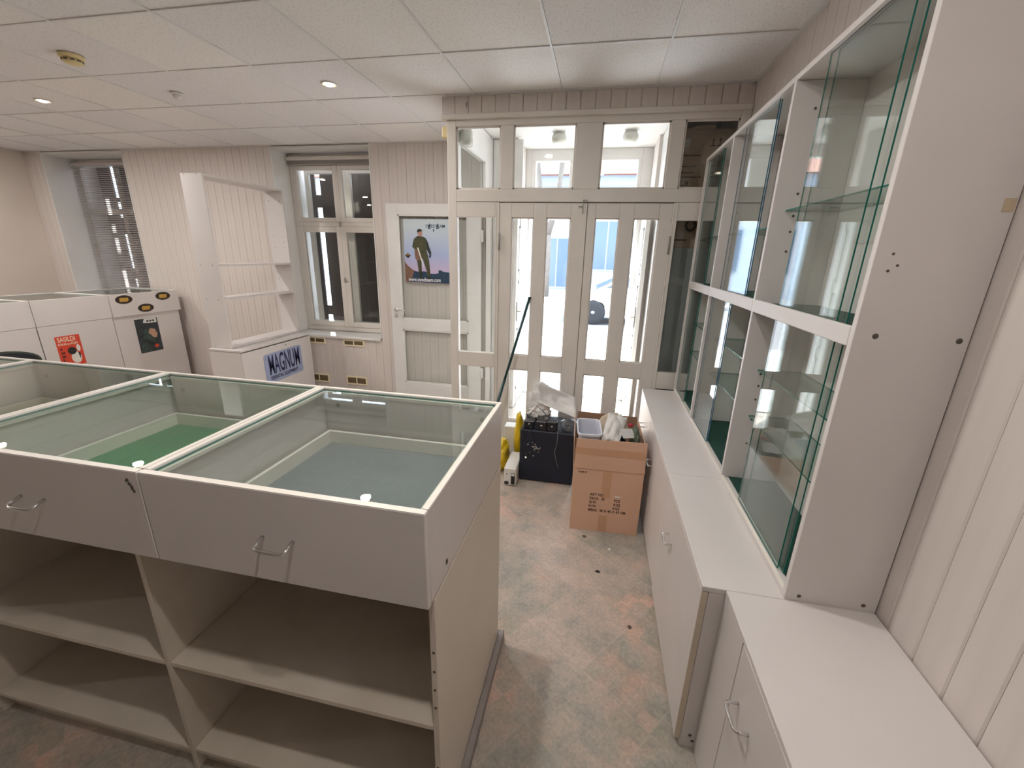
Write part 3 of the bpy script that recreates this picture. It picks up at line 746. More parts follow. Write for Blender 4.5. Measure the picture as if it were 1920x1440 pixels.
for ccx, ccz, a0 in [(r1-cr, q1-cr, 0), (r0+cr, q1-cr, 90), (r0+cr, q0+cr, 180), (r1-cr, q0+cr, 270)]:
    for a in (0, 30, 60, 90): poly.append((ccx+cr*math.cos(math.radians(a0+a)), ccz+cr*math.sin(math.radians(a0+a))))
B().prism(poly, 'yz', 0, .003).xf(Mp).build('plate', 'plate_blue', pl)
fm = Mp @ frame_facing((.0034, r0+.05, (q0+q1)/2+.022), (0, 1, 0), (0, 0, 1))
text_bm('MAGNUM', .285, fm, 'plate_ink', pl, sx=.375, bold=.004)
fm = Mp @ frame_facing((.0034, r0+.06, q0+.047), (0, 1, 0), (0, 0, 1))
text_bm('ESSENTIAL EQUIPMENT', .050, fm, 'plate_ink', pl, sx=.80, bold=.0015)
su = thing('shelving_unit', 'open white shelving unit without back on the low cabinet', 'shelf', (-3.53, 3.86, .677))
sx0, sx1, s0, s1, sz0, sz1 = -3.640, -3.419, 3.372, 4.352, .677, 2.214
for a in (s0, s1-.018): B().box(sx0, sx1, a, a+.018, sz0, sz1, .001).build('side_panel', 'melamine', su)
for z, n in [(sz0, 'bottom_panel'), (1.132, 'shelf'), (1.442, 'shelf'), (sz1-.018, 'top_panel')]: B().box(sx0, sx1-.001, s0+.0182, s1-.0182, z, z+.018, .001).build(n, 'melamine', su)
b = B()
for z in (1.02, 1.06, 1.28, 1.62, 1.68, 1.74, 2.10):
    for x in (sx0+.05, sx1-.04): b.lathe([(0, -.0008), (.004, -.0008), (.004, 0)], 8, (x, s1-.018, z), 'y')
for z in (.69, 1.14, 1.45, 2.205):
    for x in (sx0+.04, sx1-.05): b.lathe([(0, -.0008), (.004, -.0008), (.004, 0)], 8, (x, s0, z), 'y')
o = b.build('peg_holes', 'screw', su); o['kind'] = 'stuff'

# ------------------------------------------------------------------ right wall: base cabinets, worktops and glazed display cabinet
CB = [1.1381, 1.8489, 2.5662, 3.175]; xf_, xb_ = .380, XR-.004; zw = .672
lb = ['white base cabinet under the glazed cabinet, beside the lower-depth cabinet', 'middle white base cabinet under the glazed cabinet', 'white base cabinet beside the partition, behind the carton']
for k in range(3):
    y0, y1 = CB[k], CB[k+1]
    t = thing('base_cabinet', lb[k], 'cabinet', (.61, (y0+y1)/2, 0), 0, 'base cabinets on the right wall')
    B().box(xf_+.020, xb_, y0, y0+.016, 0, zw-.018, .001).build('side_panel', 'melamine', t)
    B().box(xf_+.020, xb_, y1-.018, y1-.002, 0, zw-.018, .001).build('side_panel', 'melamine', t)
    B().box(xf_+.022, xb_, y0+.016, y1-.018, .06, .076).build('bottom_panel', 'melamine', t)
    B().box(xf_+.03, xf_+.046, y0+.016, y1-.018, 0, .06).build('kickboard', 'melamine', t)
    d = B().box(xf_, xf_+.018, y0+.0015, y1-.0035, .048 if k else .03, zw-.020, .0015).build('door', 'melamine', t)
    hy = [1.615, 2.312, 2.90][k]
    u_handle('handle', d, (xf_-t.location.x, hy-.039-t.location.y, .485), (xf_-t.location.x, hy+.039-t.location.y, .485), (-.028, 0, 0))
    if k == 0:
        for x, z in ((.44, .03), (.43, .055)): B().lathe([(0, -.0015), (.005, -.001), (.006, 0)], 10, (x, y0, z), 'y').build('screw', 'screw', t)
        B().box(.3805, .3985, y0+.0001, y0+.0014, .03, zw-.022).build('door_edge', 'rawedge', t)
wl = ['white worktop section nearest the end of the glazed cabinet', 'white worktop section running on to the partition']
for k, (y0, y1) in enumerate([(CB[0]-.001, CB[1]-.004), (CB[1]-.003, CB[3])]):
    t = tag(B().box(xf_-.001, xb_, y0, y1, zw-.0175, zw, .0015).build('worktop', 'melamine'), wl[k], 'worktop', 'worktops on the right wall')
# shallower cabinet towards the camera
t = thing('base_cabinet', 'shallower white base cabinet ending at the deeper cabinet run', 'cabinet', (.64, .4, 0))
n0, n1, nx = -.45, 1.136, .447
B().box(nx+.018, xb_, n0, n0+.016, 0, zw-.018).build('side_panel', 'melamine', t); B().box(nx+.018, xb_, n1-.018, n1-.002, 0, zw-.018).build('side_panel', 'melamine', t)
B().box(nx, nx+.0175, .972, n1-.002, 0, zw-.0175, .001).build('filler_panel', 'melamine', t)
for a, c, hy in [(.262, .968, .88), (n0, .258, -.3)]:
    d = B().box(nx, nx+.0175, a, c, .03, zw-.021, .0015).build('door', 'melamine', t)
    u_handle('handle', d, (nx-t.location.x, hy-.039-t.location.y, .505), (nx-t.location.x, hy+.039-t.location.y, .505), (-.034, 0, 0))
B().box(nx+.03, nx+.045, n0, n1-.018, 0, .06).build('kickboard', 'melamine', t)
B().box(nx-.001, xb_, n0, n1, zw-.017, zw, .0015).build('top_panel', 'melamine', t)

# glazed display cabinet on the worktops
gx, gy0, gy1 = .6026, 1.1381, 3.1702; gz0, gzm, gzt = zw+.0005, 1.4447, 2.2259
g = thing('glazed_cabinet', 'tall white wall cabinet with sliding glass doors and glass shelves', 'cabinet', (.72, 2.15, gz0))
div = [gy0, 1.8489, 2.5662, gy1]
B().box(gx, xb_, gy0, gy0+.018, gz0, gzt, .001).build('side_panel', 'melamine', g)
B().box(gx, xb_, gy1-.018, gy1, gz0, gzt, .001).build('side_panel', 'melamine', g)
for y in div[1:3]: B().box(gx, xb_-.012, y-.009, y+.009, gz0+.02, gzt-.02, .001).build('divider_panel', 'melamine', g)
B().box(xb_-.011, xb_, gy0+.018, gy1-.018, gz0, gzt).build('back_panel', 'melamine', g)
B().box(gx+.001, xb_-.012, gy0+.0185, gy1-.0185, gzt-.019, gzt, .001).build('top_panel', 'melamine', g)
B().box(gx+.001, xb_-.012, gy0+.0185, gy1-.0185, gz0, gz0+.018, .001).build('bottom_panel', 'melamine', g)
bays = [(div[k]+(.018 if k == 0 else .009), div[k+1]-(.018 if k == 2 else .009)) for k in range(3)]
for k, (a, c) in enumerate(bays):
    a += .0006; c -= .0006
    B().box(gx+.0005, xb_-.012, a, c, gzm-.009, gzm+.009, .001).build('middle_shelf', 'melamine', g)
    B().box(gx-.001, gx+.012, a, c, gzm-.024, gzm+.024, .002).build('track_rail', 'melamine', g)
    B().box(gx+.0005, gx+.010, a, c, gz0+.018, gz0+.024).build('track_rail', 'edgeband', g)
    for z in (gz0+.018, gzm+.009): B().box(gx+.03, xb_-.013, a+.001, c-.001, z, z+.003).build('felt_liner', 'felt_dark', g)
    for z in ([1.79] if k == 0 else [1.74]): pane_box(B(), gx+.045, xb_-.013, a+.002, c-.002, z, z+.005).build('glass_shelf', ['shelf_glass', 'glassedge'], g)
    for z in (.985, 1.185): pane_box(B(), gx+.06, xb_-.013, a+.002, c-.002, z, z+.005).build('glass_shelf', ['shelf_glass', 'glassedge'], g)
    b = B()
    for z in (.86, .97, 1.06, 1.12, 1.17, 1.65, 1.72, 1.775, 1.85, 2.12):
        for y, s_ in ((a, 1), (c, -1)):
            b.lathe([(0, .0012*s_), (.0045, .0012*s_), (.0045, 0)], 8, (gx+.075, y-.0006*s_, z), 'y')
    o = b.build('shelf_pins', 'screw', g); o['kind'] = 'stuff'
zlo = (gz0+.024, gzm-.022); zup = (gzm+.022, gzt-.019)
sl = [(0, zup, (1.257, 1.64), (1.229, 1.612)), (0, zlo, (1.243, 1.645), (1.221, 1.60)), (1, zup, (2.022, 2.42), (2.03, 2.40)), (1, zlo, (2.205, 2.556), (2.215, 2.556)),
      (2, zup, (2.80, 3.150), (2.81, 3.150)), (2, zlo, (2.86, 3.150), (2.87, 3.150))]
for k, (z0, z1), p1_, p2_ in sl:
    e = 'glassedgeblue' if k == 1 else 'glassedge'
    pane_box(B(), gx+.014, gx+.018, p1_[0], p1_[1], z0, z1).build('sliding_door', ['cab_glass', e], g)
    pane_box(B(), gx+.0235, gx+.0275, p2_[0], p2_[1], z0, z1).build('sliding_door', ['cab_glass', e], g)
b = B()
for x, z, r in [(.639, .690, .006), (.803, .692, .006), (.648, 1.451, .007), (.817, 1.45, .007)]: b.lathe([(0, -.0015), (r*.8, -.001), (r, 0)], 10, (x, gy0, z), 'y')
for x, z in [(.636, 1.60), (.638, 1.637), (.652, 1.612)]: b.lathe([(0, -.0008), (.003, -.0008), (.003, 0)], 8, (x, gy0, z), 'y')
o = b.build('screws', 'screw', g); o['kind'] = 'stuff'
B().box(.812, .834, gy0-.0006, gy0-.0001, 1.725, 1.752).build('glue_mark', 'tan', g)

# ------------------------------------------------------------------ ceiling fittings
def downlight(x, y, label, group=None, k=1.0, where=None):
    # where: set for lamps outside the picture, known from their reflections in the panes and glass tops
    nm = lambda n: n if where is None else '%s_%s_offscreen' % (n, where)
    t = thing(nm('downlight'), label, 'lamp', (x, y, ZC), 0, group)
    B().lathe([(.034, .002), (.044, -.004), (.050, -.004), (.052, .003)], 24, (x, y, ZC)).build('ring', 'paintwhite', t)
    B().lathe([(.0, -.012), (.015, -.010), (.026, -.004), (.034, .002)], 20, (x, y, ZC)).build(nm('bulb'), 'lampglow', t)
    ld = bpy.data.lights.new(nm('downlight_beam'), 'AREA'); ld.shape = 'DISK'; ld.size = .08; ld.energy = LAMP*k; ld.color = (1, .96, .925)
    lo = bpy.data.objects.new(nm('downlight_beam'), ld); COL.objects.link(lo); lo.parent = t; lo.location = (0, 0, -.018)
downlight(-1.8466, 2.92, 'lit downlight in the ceiling tile in front of the glazed partition')
downlight(-4.30, 2.94, 'lit downlight in the ceiling over the far white counters', None, 1.3)
downlight(-.10, .33, 'lit downlight in the ceiling above the staff side end of the island', None, .7, 'staff')
downlight(-4.75, .90, 'lit downlight in the ceiling between island and white counters', None, 1.3, 'middle')
downlight(-5.45, -.50, 'lit downlight in the ceiling beyond the staff side of the island', None, 1.3, 'rear')
downlight(-6.05, 2.92, 'lit downlight in the ceiling close to the left wall', None, 1.3, 'left')
downlight(-.65, 1.45, 'lit downlight in the ceiling over the aisle beside the glazed cabinet', None, 1.1, 'aisle')
sm = thing('smoke_detector', 'yellowed smoke detector on the ceiling tile', 'detector', (-3.10, 2.32, ZC))
B().lathe([(.058, 0), (.060, -.012), (.054, -.020), (.047, -.020)], 28, (-3.10, 2.32, ZC)).build('base', 'smokecream', sm)
b = B().lathe([(.047, -.020), (.047, -.036), (.042, -.043), (.018, -.050), (0, -.051)], 28, (-3.10, 2.32, ZC)); hd = b.build('head', 'smokecream', sm)
b = B()
for k in range(10):
    a = 2*PI*k/10; M2 = Matrix.Translation((-3.10, 2.32, ZC-.030)) @ Matrix.Rotation(a, 4, 'Z')
    b2 = B().box(.0462, .0485, -.010, .010, -.004, .004).xf(M2); b.add(b2.v, b2.f)
b.build('vent_slots', 'screw', sm)
t = thing('ceiling_sensor', 'small white sensor on the ceiling between detector and window', 'sensor', (-3.06, 2.93, ZC))
B().lathe([(.040, 0), (.040, -.008), (.030, -.012)], 20, (-3.06, 2.93, ZC)).build('base', 'devicewhite', t)
B().lathe([(.030, -.012), (.026, -.030), (.012, -.042), (0, -.044)], 20, (-3.06, 2.93, ZC)).build('dome', 'devicewhite', t)
for x, l in [(-.46, 'round ceiling lamp in the vestibule, nearer the poster door side'), (.16, 'round ceiling lamp in the vestibule, nearer the closet')]:
    t = thing('ceiling_lamp', l, 'lamp', (x, 4.25, 2.66), 0, 'vestibule lamps')
    B().lathe([(.050, 0), (.050, -.012), (.055, -.014)], 24, (x, 4.25, 2.66)).build('base', 'paintwhite', t)
    B().lathe([(.055, -.014), (.066, -.035), (.066, -.060), (.052, -.082), (.025, -.092), (0, -.094)], 24, (x, 4.25, 2.66)).build('shade', 'globe', t)
t = thing('wall_lamp', 'grey rounded lamp behind the corner pane of the partition', 'lamp', (XV+.06, 3.36, 2.40))
B().lathe([(0, .0), (.045, .0), (.048, .03), (.045, .10), (.03, .12), (0, .122)], 20, (XV+.105, 3.36, 2.37)).build('shade', 'globe', t)
B().box(XV+.05, XV+.062, 3.33, 3.39, 2.39, 2.47).build('bracket', 'paintwhite', t)
t = thing('alarm_box', 'small cream box fixed to the partition corner below the ceiling', 'sensor', (XV-.02, 3.27, 2.40))
B().box(XV-.042, XV, 3.245, 3.283, 2.40, 2.475, .008).build('housing', 'smokecream', t)
B().box(XV-.046, XV-.042, 3.252, 3.276, 2.41, 2.45, .001).build('lens', 'devicewhite', t)

# ------------------------------------------------------------------ poster on the folded-back door
PX0, PX1, PZ0, PZ1 = -2.045, -1.47, 1.30, 1.935; py = dy0+.0150
t = thing('poster', 'poster of a standing hunter in olive clothes on the glazed door', 'poster', ((PX0+PX1)/2, py, PZ0))
B().box(PX0, PX1, py, py+.0006, PZ0, PZ1).build('sheet', 'poster_sky', t)
sc_ = (PX1-PX0)/.575
def pp(pts, m, e, n='printed_shape'):   # poster pixel (zoom crop 960x1440) -> metres
    q = [(PX0+(u-205)*.000628, PZ1-(v-130)*.000527) for u, v in pts]
    B().prism(q, 'xz', py-e, py).build(n, m, t)
pp([(205, 1330), (205, 1010), (260, 1050), (330, 1090), (420, 1120), (560, 1110), (620, 1150), (730, 1155), (800, 1140), (800, 1085), (850, 1085), (890, 1110), (1110, 1130), (1110, 1335)], 'posterground', .0003)
pp([(205, 1330), (205, 930), (240, 990), (290, 1040), (370, 1110), (330, 1230), (260, 1330)], 'posterreed', .0005)
pp([(445, 350), (455, 320), (490, 308), (520, 318), (530, 335), (552, 340), (535, 352), (500, 360), (452, 382)], 'olivedark', .0008)
pp([(458, 372), (530, 350), (538, 400), (525, 440), (480, 445), (452, 415)], 'skin', .0006)
pp([(450, 440), (540, 450), (590, 475), (620, 540), (600, 690), (605, 720), (480, 740), (400, 700), (350, 650), (365, 560), (390, 490)], 'olive', .0008)
pp([(590, 475), (630, 560), (655, 660), (682, 740), (680, 800), (655, 800), (625, 740), (600, 680)], 'olivedark', .0009)
pp([(636, 800), (680, 800), (672, 850), (640, 845)], 'posterground', .0009)
pp([(385, 690), (480, 720), (500, 880), (420, 910), (395, 860)], 'posterreed', .0010)
pp([(480, 730), (605, 720), (640, 900), (660, 1200), (605, 1230), (585, 1080), (530, 880), (500, 850)], 'olive', .0008)
pp([(425, 900), (505, 880), (505, 1120), (450, 1130)], 'olive', .0007)
pp([(452, 1120), (510, 1120), (505, 1270), (470, 1275)], 'olivedark', .0009)
pp([(600, 1200), (662, 1195), (655, 1280), (608, 1285)], 'olivedark', .0009)
pp([(435, 660), (460, 660), (545, 1010), (535, 1030)], 'poster_white', .0012)
pp([(215, 815), (265, 765), (318, 815), (265, 868)], 'oval_black', .0006)
pp([(232, 812), (265, 780), (300, 812)], 'oval_gold', .0009)
fz = frame_facing((PX0+.035, py-.0012, PZ0+.030), (1, 0, 0), (0, 0, 1))
text_bm('www.swedteam.com', .058, fz, 'signwhite', t, sx=.74, bold=.001)
fz = frame_facing((PX0+.245, py-.0010, PZ1-.068), (1, 0, 0), (0, 0, 1))
text_bm('SWEDTEAM', .042, fz, 'posterground', t, sx=.95, bold=.0004)
for u in (660, 800): pp([(u-25, 305), (u+25, 305), (u+30, 290), (u+5, 285), (u+18, 240), (u+8, 195), (u-2, 245), (u-18, 215), (u-8, 285), (u-30, 290)], 'posterground', .0006)
pp([(722, 310), (745, 310), (738, 365), (728, 365)], 'posterground', .0006)

# ------------------------------------------------------------------ closet contents behind the right hand panes
t = thing('closet_shelf', 'dark shelf board in the closet behind the right panes', 'shelf', (.655, 3.85, 1.98))
B().box(.472, XR-.002, 3.36, 4.38, 2.0, 2.03).build('board', 'cardboard_dark', t)
B().box(.472, .485, 3.40, 4.38, 1.96, 2.0).build('cleat', 'cardboard_dark', t)
t = thing('cardboard_box', 'brown carton with printed lines on the closet shelf behind glass', 'box', (.66, 3.8, 2.031))
B().box(.485, XR-.012, 3.52, 4.0, 2.031, 2.478, .003).build('body', 'cardboard_dark', t)
B().prism([(.485, 2.478), (.70, 2.478), (.70, 2.50), (.62, 2.505)], 'xz', 3.52, 3.53).build('flap', 'cardboard_dark', t)
B().box(.50, .545, 3.5185, 3.52, 2.36, 2.42).build('sticker', 'paper', t)
fz = lambda x, z: frame_facing((x, 3.519, z), (1, 0, 0), (0, 0, 1))
text_bm('C E', .045, fz(.50, 2.13), 'ink', t, bold=.001)
for k, zz in enumerate((2.31, 2.24, 2.20, 2.17)): B().box(.505, .505+[.12, .10, .09, .14][k], 3.5186, 3.52, zz, zz+.008).build('printed_line', 'ink', t)
b = B()
for k in range(2):
    x = .68+.045*k; b.box(x, x+.035, 3.5186, 3.52, 2.37, 2.376).box(x+.014, x+.020, 3.5186, 3.52, 2.376, 2.41).prism([(x+.006, 2.405), (x+.028, 2.405), (x+.017, 2.425)], 'xz', 3.5186, 3.52)
b.build('arrow_marks', 'ink', t)
t = thing('cabinet_panel', 'tall grey panel standing in the closet behind the lower pane', 'panel', (.65, 3.47, 0))
B().box(.480, XR-.006, 3.45, 3.47, 0.0, 1.69, .002).build('board', 'greypanel', t)
B().box(.480, XR-.006, 3.47, 3.80, 1.672, 1.69, .002).build('top', 'greypanel', t); B().box(.480, .496, 3.47, 3.80, 0, 1.672).build('side', 'greypanel', t)
t = thing('cardboard_box', 'dark box with black cable ring on the grey closet panel', 'box', (.66, 3.63, 1.692))
B().box(.488, XR-.03, 3.475, 3.78, 1.6905, 1.90, .003).build('body', 'cardboard_dark', t)
B().tube([(.615+.032*math.cos(a*PI/8), 3.470, 1.845+.034*math.sin(a*PI/8)) for a in range(17)], .008, 8).build('cable_ring', 'cable', t)
B().box(.50, .60, 3.4735, 3.475, 1.74, 1.75).build('printed_line', 'ink', t)

# ------------------------------------------------------------------ carton with jumble
cb = thing('cardboard_box', 'open brown carton with measurements printed on its front', 'box', (.134, 2.50, 0), math.radians(2.0))
Lb = lambda b, n, m, p=cb: b.build(n, m, p, org=False)
hw, hd_, hh = .202, .215, .42
b = B(); tk = .005
for q in [(-hw, hw, -hd_, -hd_+tk), (-hw, hw, hd_-tk, hd_), (-hw, -hw+tk, -hd_+tk, hd_-tk), (hw-tk, hw, -hd_+tk, hd_-tk)]: b.box(q[0], q[1], q[2], q[3], 0, hh, .001)
b.box(-hw+tk, hw-tk, -hd_+tk, hd_-tk, 0, tk); Lb(b, 'body', 'cardboard')
fl = .19
def flap(n, vs):
    vs = [Vector(v) for v in vs]; nrm = (vs[1]-vs[0]).cross(vs[3]-vs[0]).normalized()*.004
    Lb(B().add(vs+[v+nrm for v in vs], [(0, 1, 2, 3), (7, 6, 5, 4), (0, 4, 5, 1), (1, 5, 6, 2), (2, 6, 7, 3), (3, 7, 4, 0)]), 'flap', n)
flap('cardboard', [(-hw, -hd_, hh), (hw, -hd_, hh), (hw-.004, -hd_-.004, hh+fl+.005), (-hw+.006, -hd_-.006, hh+fl)])
flap('cardboard_in', [(hw, hd_, hh), (-hw, hd_, hh), (-hw+.005, hd_+.012, hh+fl), (hw-.01, hd_+.012, hh+fl-.01)])
flap('cardboard', [(-hw, hd_, hh), (-hw, -hd_, hh), (-hw-.008, -hd_+.03, hh+fl-.01), (-hw-.012, hd_-.02, hh+fl)])
flap('cardboard', [(hw, -hd_, hh), (hw, hd_, hh), (hw-.008, hd_-.02, hh+fl-.02), (hw-.008, -hd_+.05, hh+fl-.03)])
Lb(B().box(-.030, .022, -hd_-.0008, -hd_, .235, .415), 'tape_strip', 'tape'); Lb(B().box(-.032, .018, -hd_-.0008, -hd_, .003, .115), 'tape_strip', 'tape')
Lb(B().box(-.20, .20, -hd_-.0085, -hd_-.0075, hh+.095, hh+.135), 'tape_strip', 'tape')
def ctext(s, x, z, size=.024, n='lettering'):
    o = text_bm(s, size, frame_facing((x, -hd_-.0006, z), (1, 0, 0), (0, 0, 1)), 'ink', None, n, sx=.9, bold=.0004); o.parent = cb
ctext('ART NO', -.095, .252); ctext('PACK', -.096, .225); ctext('25', -.027, .226); ctext('G.W', -.097, .199); ctext('N.W', -.098, .173); ctext('MEAS:  45 X 45 X 43 CM', -.099, .146, .0235)
ctext('PCS', .048, .222); ctext('KGS', .047, .196); ctext('KGS', .045, .170); ctext('COMB 47', -.175, .395, .014)
Lb(B().box(.048, .082, -hd_-.0012, -hd_-.0004, .247, .256), 'sticker', 'paper')
MC = Matrix.Translation(cb.location) @ Matrix.Rotation(math.radians(2.0), 4, 'Z')

def crumple(name, m, label, cat, center, size, seed, sub=4, amp=.22, freq=2.2, rz=0, flat=0.0, parent=None, cat_only=None):
    bm = bmesh.new(); bmesh.ops.create_icosphere(bm, subdivisions=sub, radius=1)
    off = Vector((seed*3.1, seed*1.7, seed*2.3))
    for v in bm.verts:
        d = v.co.normalized()
        k = 1+amp*noise.noise(d*freq+off)+amp*.5*noise.noise(d*freq*2.3+off)+amp*.25*(1-abs(noise.noise(d*freq*4+off)))
        v.co = d*k
        if v.co.z < -flat and flat > 0: v.co.z = -flat
    Mx = Matrix.Translation(center) @ Matrix.Rotation(rz, 4, 'Z') @ Matrix.Diagonal((*size, 1))
    bm.transform(Mx)
    me = bpy.data.meshes.new(name)
    for f in bm.faces: f.smooth = True
    bm.to_mesh(me); bm.free(); me.materials.append(MATS[m])
    loc = Vector((center[0], center[1], min(v.co.z for v in me.vertices)))
    for v in me.vertices: v.co -= loc
    o = bpy.data.objects.new(name, me); COL.objects.link(o); o.location = loc
    if label: tag(o, label, cat)
    return o
def drape(name, m, label, cat, quad, seed, amp=.02, n=16, thick=.006, bulge=.05):
    """sheet spanned between four corners (world), bulged and creased"""
    q = [Vector(c) for c in quad]; vs = []; fs = []
    nrm = (q[1]-q[0]).cross(q[3]-q[0]).normalized()
    for i in range(n+1):
        for j in range(n+1):
            u, v = i/n, j/n
            p = q[0]*(1-u)*(1-v)+q[1]*u*(1-v)+q[2]*u*v+q[3]*(1-u)*v
            e = 4*u*(1-u)*4*v*(1-v)
            k = bulge*e+amp*noise.noise(Vector((u*4+seed, v*4, seed)))+amp*.5*noise.noise(Vector((u*9, v*9+seed, seed)))
            vs.append(p+nrm*k)
    W = n+1
    for i in range(n):
        for j in range(n): fs.append((i*W+j, (i+1)*W+j, (i+1)*W+j+1, i*W+j+1))
    b = B().add(vs, fs, 0, True); loc = sum(vs, Vector())/len(vs); loc.z = min(v.z for v in vs)
    b.v = [v-loc for v in b.v]
    o = b.build(name, m); o.location = loc
    md = o.modifiers.new('thickness', 'SOLIDIFY'); md.thickness = thick; md.offset = 0
    return tag(o, label, cat)
CW = lambda x, y, z: tuple(MC @ Vector((x, y, z)))
# padding of cloth that fills the carton
crumple('dark_cloth', 'darkcloth', 'dark garment stuffed into the open carton', 'clothing', CW(.06, -.075, .47), (.055, .085, .10), 3)
crumple('beige_sack', 'beigecloth', 'beige fabric sack standing in the back of the open carton', 'sack', CW(.03, .13, .50), (.11, .045, .15), 9, amp=.15)
crumple('pink_cloth', 'pinkcloth', 'pinkish cloth scrap at the front edge of the open carton', 'cloth', CW(-.035, -.165, .545), (.022, .025, .05), 5)
drape('white_cloth', 'whitecloth', 'white cloth draped over the jumble in the open carton', 'cloth',
      [CW(-.058, -.19, .60), CW(.045, -.20, .598), CW(.105, .03, .665), CW(-.01, .045, .685)], 2.0, .018, 16, .006, .025)
crumple('green_jacket', 'greencloth', 'dark green jacket hanging over the right rim of the carton', 'clothing', CW(.150, -.06, .565), (.026, .085, .07), 12, amp=.3)
crumple('red_cloth', 'redcloth', 'small red cloth scrap on top of the open carton', 'cloth', CW(.118, -.045, .648), (.016, .014, .010), 14, sub=3)
o = B().box(-.045, .045, -.03, .03, 0, .002).xf(Matrix.Translation(CW(.095, -.125, .625)) @ Matrix.Rotation(.5, 4, 'Z') @ Matrix.Rotation(.75, 4, 'X') @ Matrix.Rotation(.2, 4, 'Y')).build('paper_tag', 'paper')
tag(o, 'white paper tag lying on the dark garment in the carton', 'tag')
# plastic tub
tub = thing('plastic_tub', 'translucent white plastic tub standing in the open carton', 'tub', CW(-.127, -.078, .455), math.radians(4))
def rr(w, d, r, z, n=4):
    o = []
    for cx_, cy_, a0 in [(w-r, d-r, 0), (-w+r, d-r, 90), (-w+r, -d+r, 180), (w-r, -d+r, 270)]:
        for a in range(n+1): t2 = math.radians(a0+90*a/n); o.append((cx_+r*math.cos(t2), cy_+r*math.sin(t2), z))
    return o
rings = [rr(.05, .10, .02, .002), rr(.052, .103, .02, 0), rr(.066, .122, .03, .165), rr(.072, .128, .032, .165), rr(.072, .128, .032, .177), rr(.066, .122, .03, .177), rr(.062, .118, .028, .165), rr(.048, .099, .02, .008)]
n_ = len(rings[0]); vs = [p for r in rings for p in r]; fs = []
for i in range(len(rings)-1):
    for k in range(n_): fs.append((i*n_+k, i*n_+(k+1) % n_, (i+1)*n_+(k+1) % n_, (i+1)*n_+k))
fs += [tuple(range(n_)), tuple((len(rings)-1)*n_+k for k in range(n_))]
B().add(vs, fs, 0, False).build('body', 'tubplastic', tub, org=False)

# ------------------------------------------------------------------ black box, adapters, bags, device, broom handle
bx = thing('black_box', 'scuffed black box standing on the floor beside the carton', 'box', (-.27, 2.93, 0))
B().box(-.475, -.082, 2.78, 3.10, .006, .408, .006).build('body', 'black', bx)
b = B()
for x in (-.46, -.10):
    for y in (2.80, 3.08): b.box(x-.012, x+.012, y-.012, y+.012, 0, .006)
b.build('feet', 'blackgloss', bx)
B().lathe([(.024, -.001), (.024, -.004), (.017, -.004), (.016, 0)], 18, (-.428, 2.78, .205), 'y').build('keyhole_ring', 'blackgloss', bx)
B().box(-.433, -.418, 2.768, 2.78, .185, .200, .003).build('key_knob', 'chrome', bx)
b = B()
for k in range(26):
    x = -.36+random.gauss(0, .033); z = .272+random.gauss(0, .018); r = random.uniform(.002, .006)
    b.lathe([(0, -.0008), (r, -.0004), (r*1.1, 0)], 6, (x, 2.78, z), 'y')
o = b.build('scuff_marks', 'hookgrey', bx); o['kind'] = 'stuff'
for k, (x, y, l) in enumerate([(-.415, 2.83, 'black power adapter on the black box, beside the yellow bag'), (-.325, 2.82, 'middle black power adapter on the black box'), (-.25, 2.82, 'black power adapter on the black box, beside the clear bag')]):
    t = thing('power_adapter', l, 'adapter', (x, y, .408), 0, 'adapters on the black box')
    B().box(x-.038, x+.038, y-.03, y+.03, .408, .408+[.062, .07, .075][k], .006).build('housing', 'blackgloss', t)
    B().box(x-.006, x+.006, y-.0312, y-.0302, .445, .452).build('lamp_dot', ['devicewhite', 'paper', 'paper'][k], t)
    B().tube([(x, y+.028, .45), (x+.01, y+.06, .47), (x-.04, y+.09, .475), (x-.03, y+.13, .42), (x+.03, y+.16, .413)], .003, 6).build('cord', 'cable', t)
def cable(pts, label, m='cable', r=.0028): tag(B().tube(pts, r, 6).build('cable', m), label, 'cable')
cable([(-.30, 2.86, .4115), (-.215, 2.80, .4125), (-.20, 2.776, .4125), (-.202, 2.770, .40), (-.205, 2.771, .33), (-.218, 2.772, .26), (-.20, 2.772, .18), (-.185, 2.772, .14)], 'thin grey-green cable hanging down the front of the black box', 'greygreen', .0022)
cable([(-.44, 2.79, .46), (-.452, 2.772, .42), (-.45, 2.771, .36), (-.445, 2.771, .33)], 'short black cable at the yellow-bag edge of the black box')
cable([(-.40, 2.785, .44), (-.392, 2.772, .40), (-.385, 2.771, .34), (-.365, 2.771, .30)], 'black cable hanging from the adapter over the black box')
cable([(-.40, 2.90, .50), (-.36, 2.93, .56), (-.31, 2.90, .55), (-.28, 2.87, .51)], 'reddish brown wire loop on top of the adapters', 'tape', .0022)
cable([(-.43, 2.88, .48), (-.38, 2.92, .545), (-.33, 2.88, .53), (-.30, 2.86, .50)], 'black wire loop above the adapters')
crumple('paper_bundle', 'whitecloth', 'white crumpled paper bundle behind the adapters', 'paper', (-.37, 3.03, .448), (.08, .045, .05), 21, amp=.35, freq=3, flat=.75)
crumple('plastic_bag', 'filmbag', 'clear grey plastic bag on the black box beside the carton', 'bag', (-.132, 2.87, .442), (.058, .07, .042), 31, amp=.3, freq=2.6, flat=.75)
drape('foam_sheet', 'whitebag', 'white translucent foam sheet rolled over behind the adapters', 'packaging', [(-.40, 3.06, .69), (-.37, 2.98, .55), (-.085, 2.93, .475), (-.11, 3.10, .58)], 4.0, .016, 16, .004, -.045)
crumple('plastic_bag', 'whitebag', 'white plastic bag leaning on the door behind the black box', 'bag', (-.39, 3.145, .50), (.09, .04, .15), 41, amp=.3)
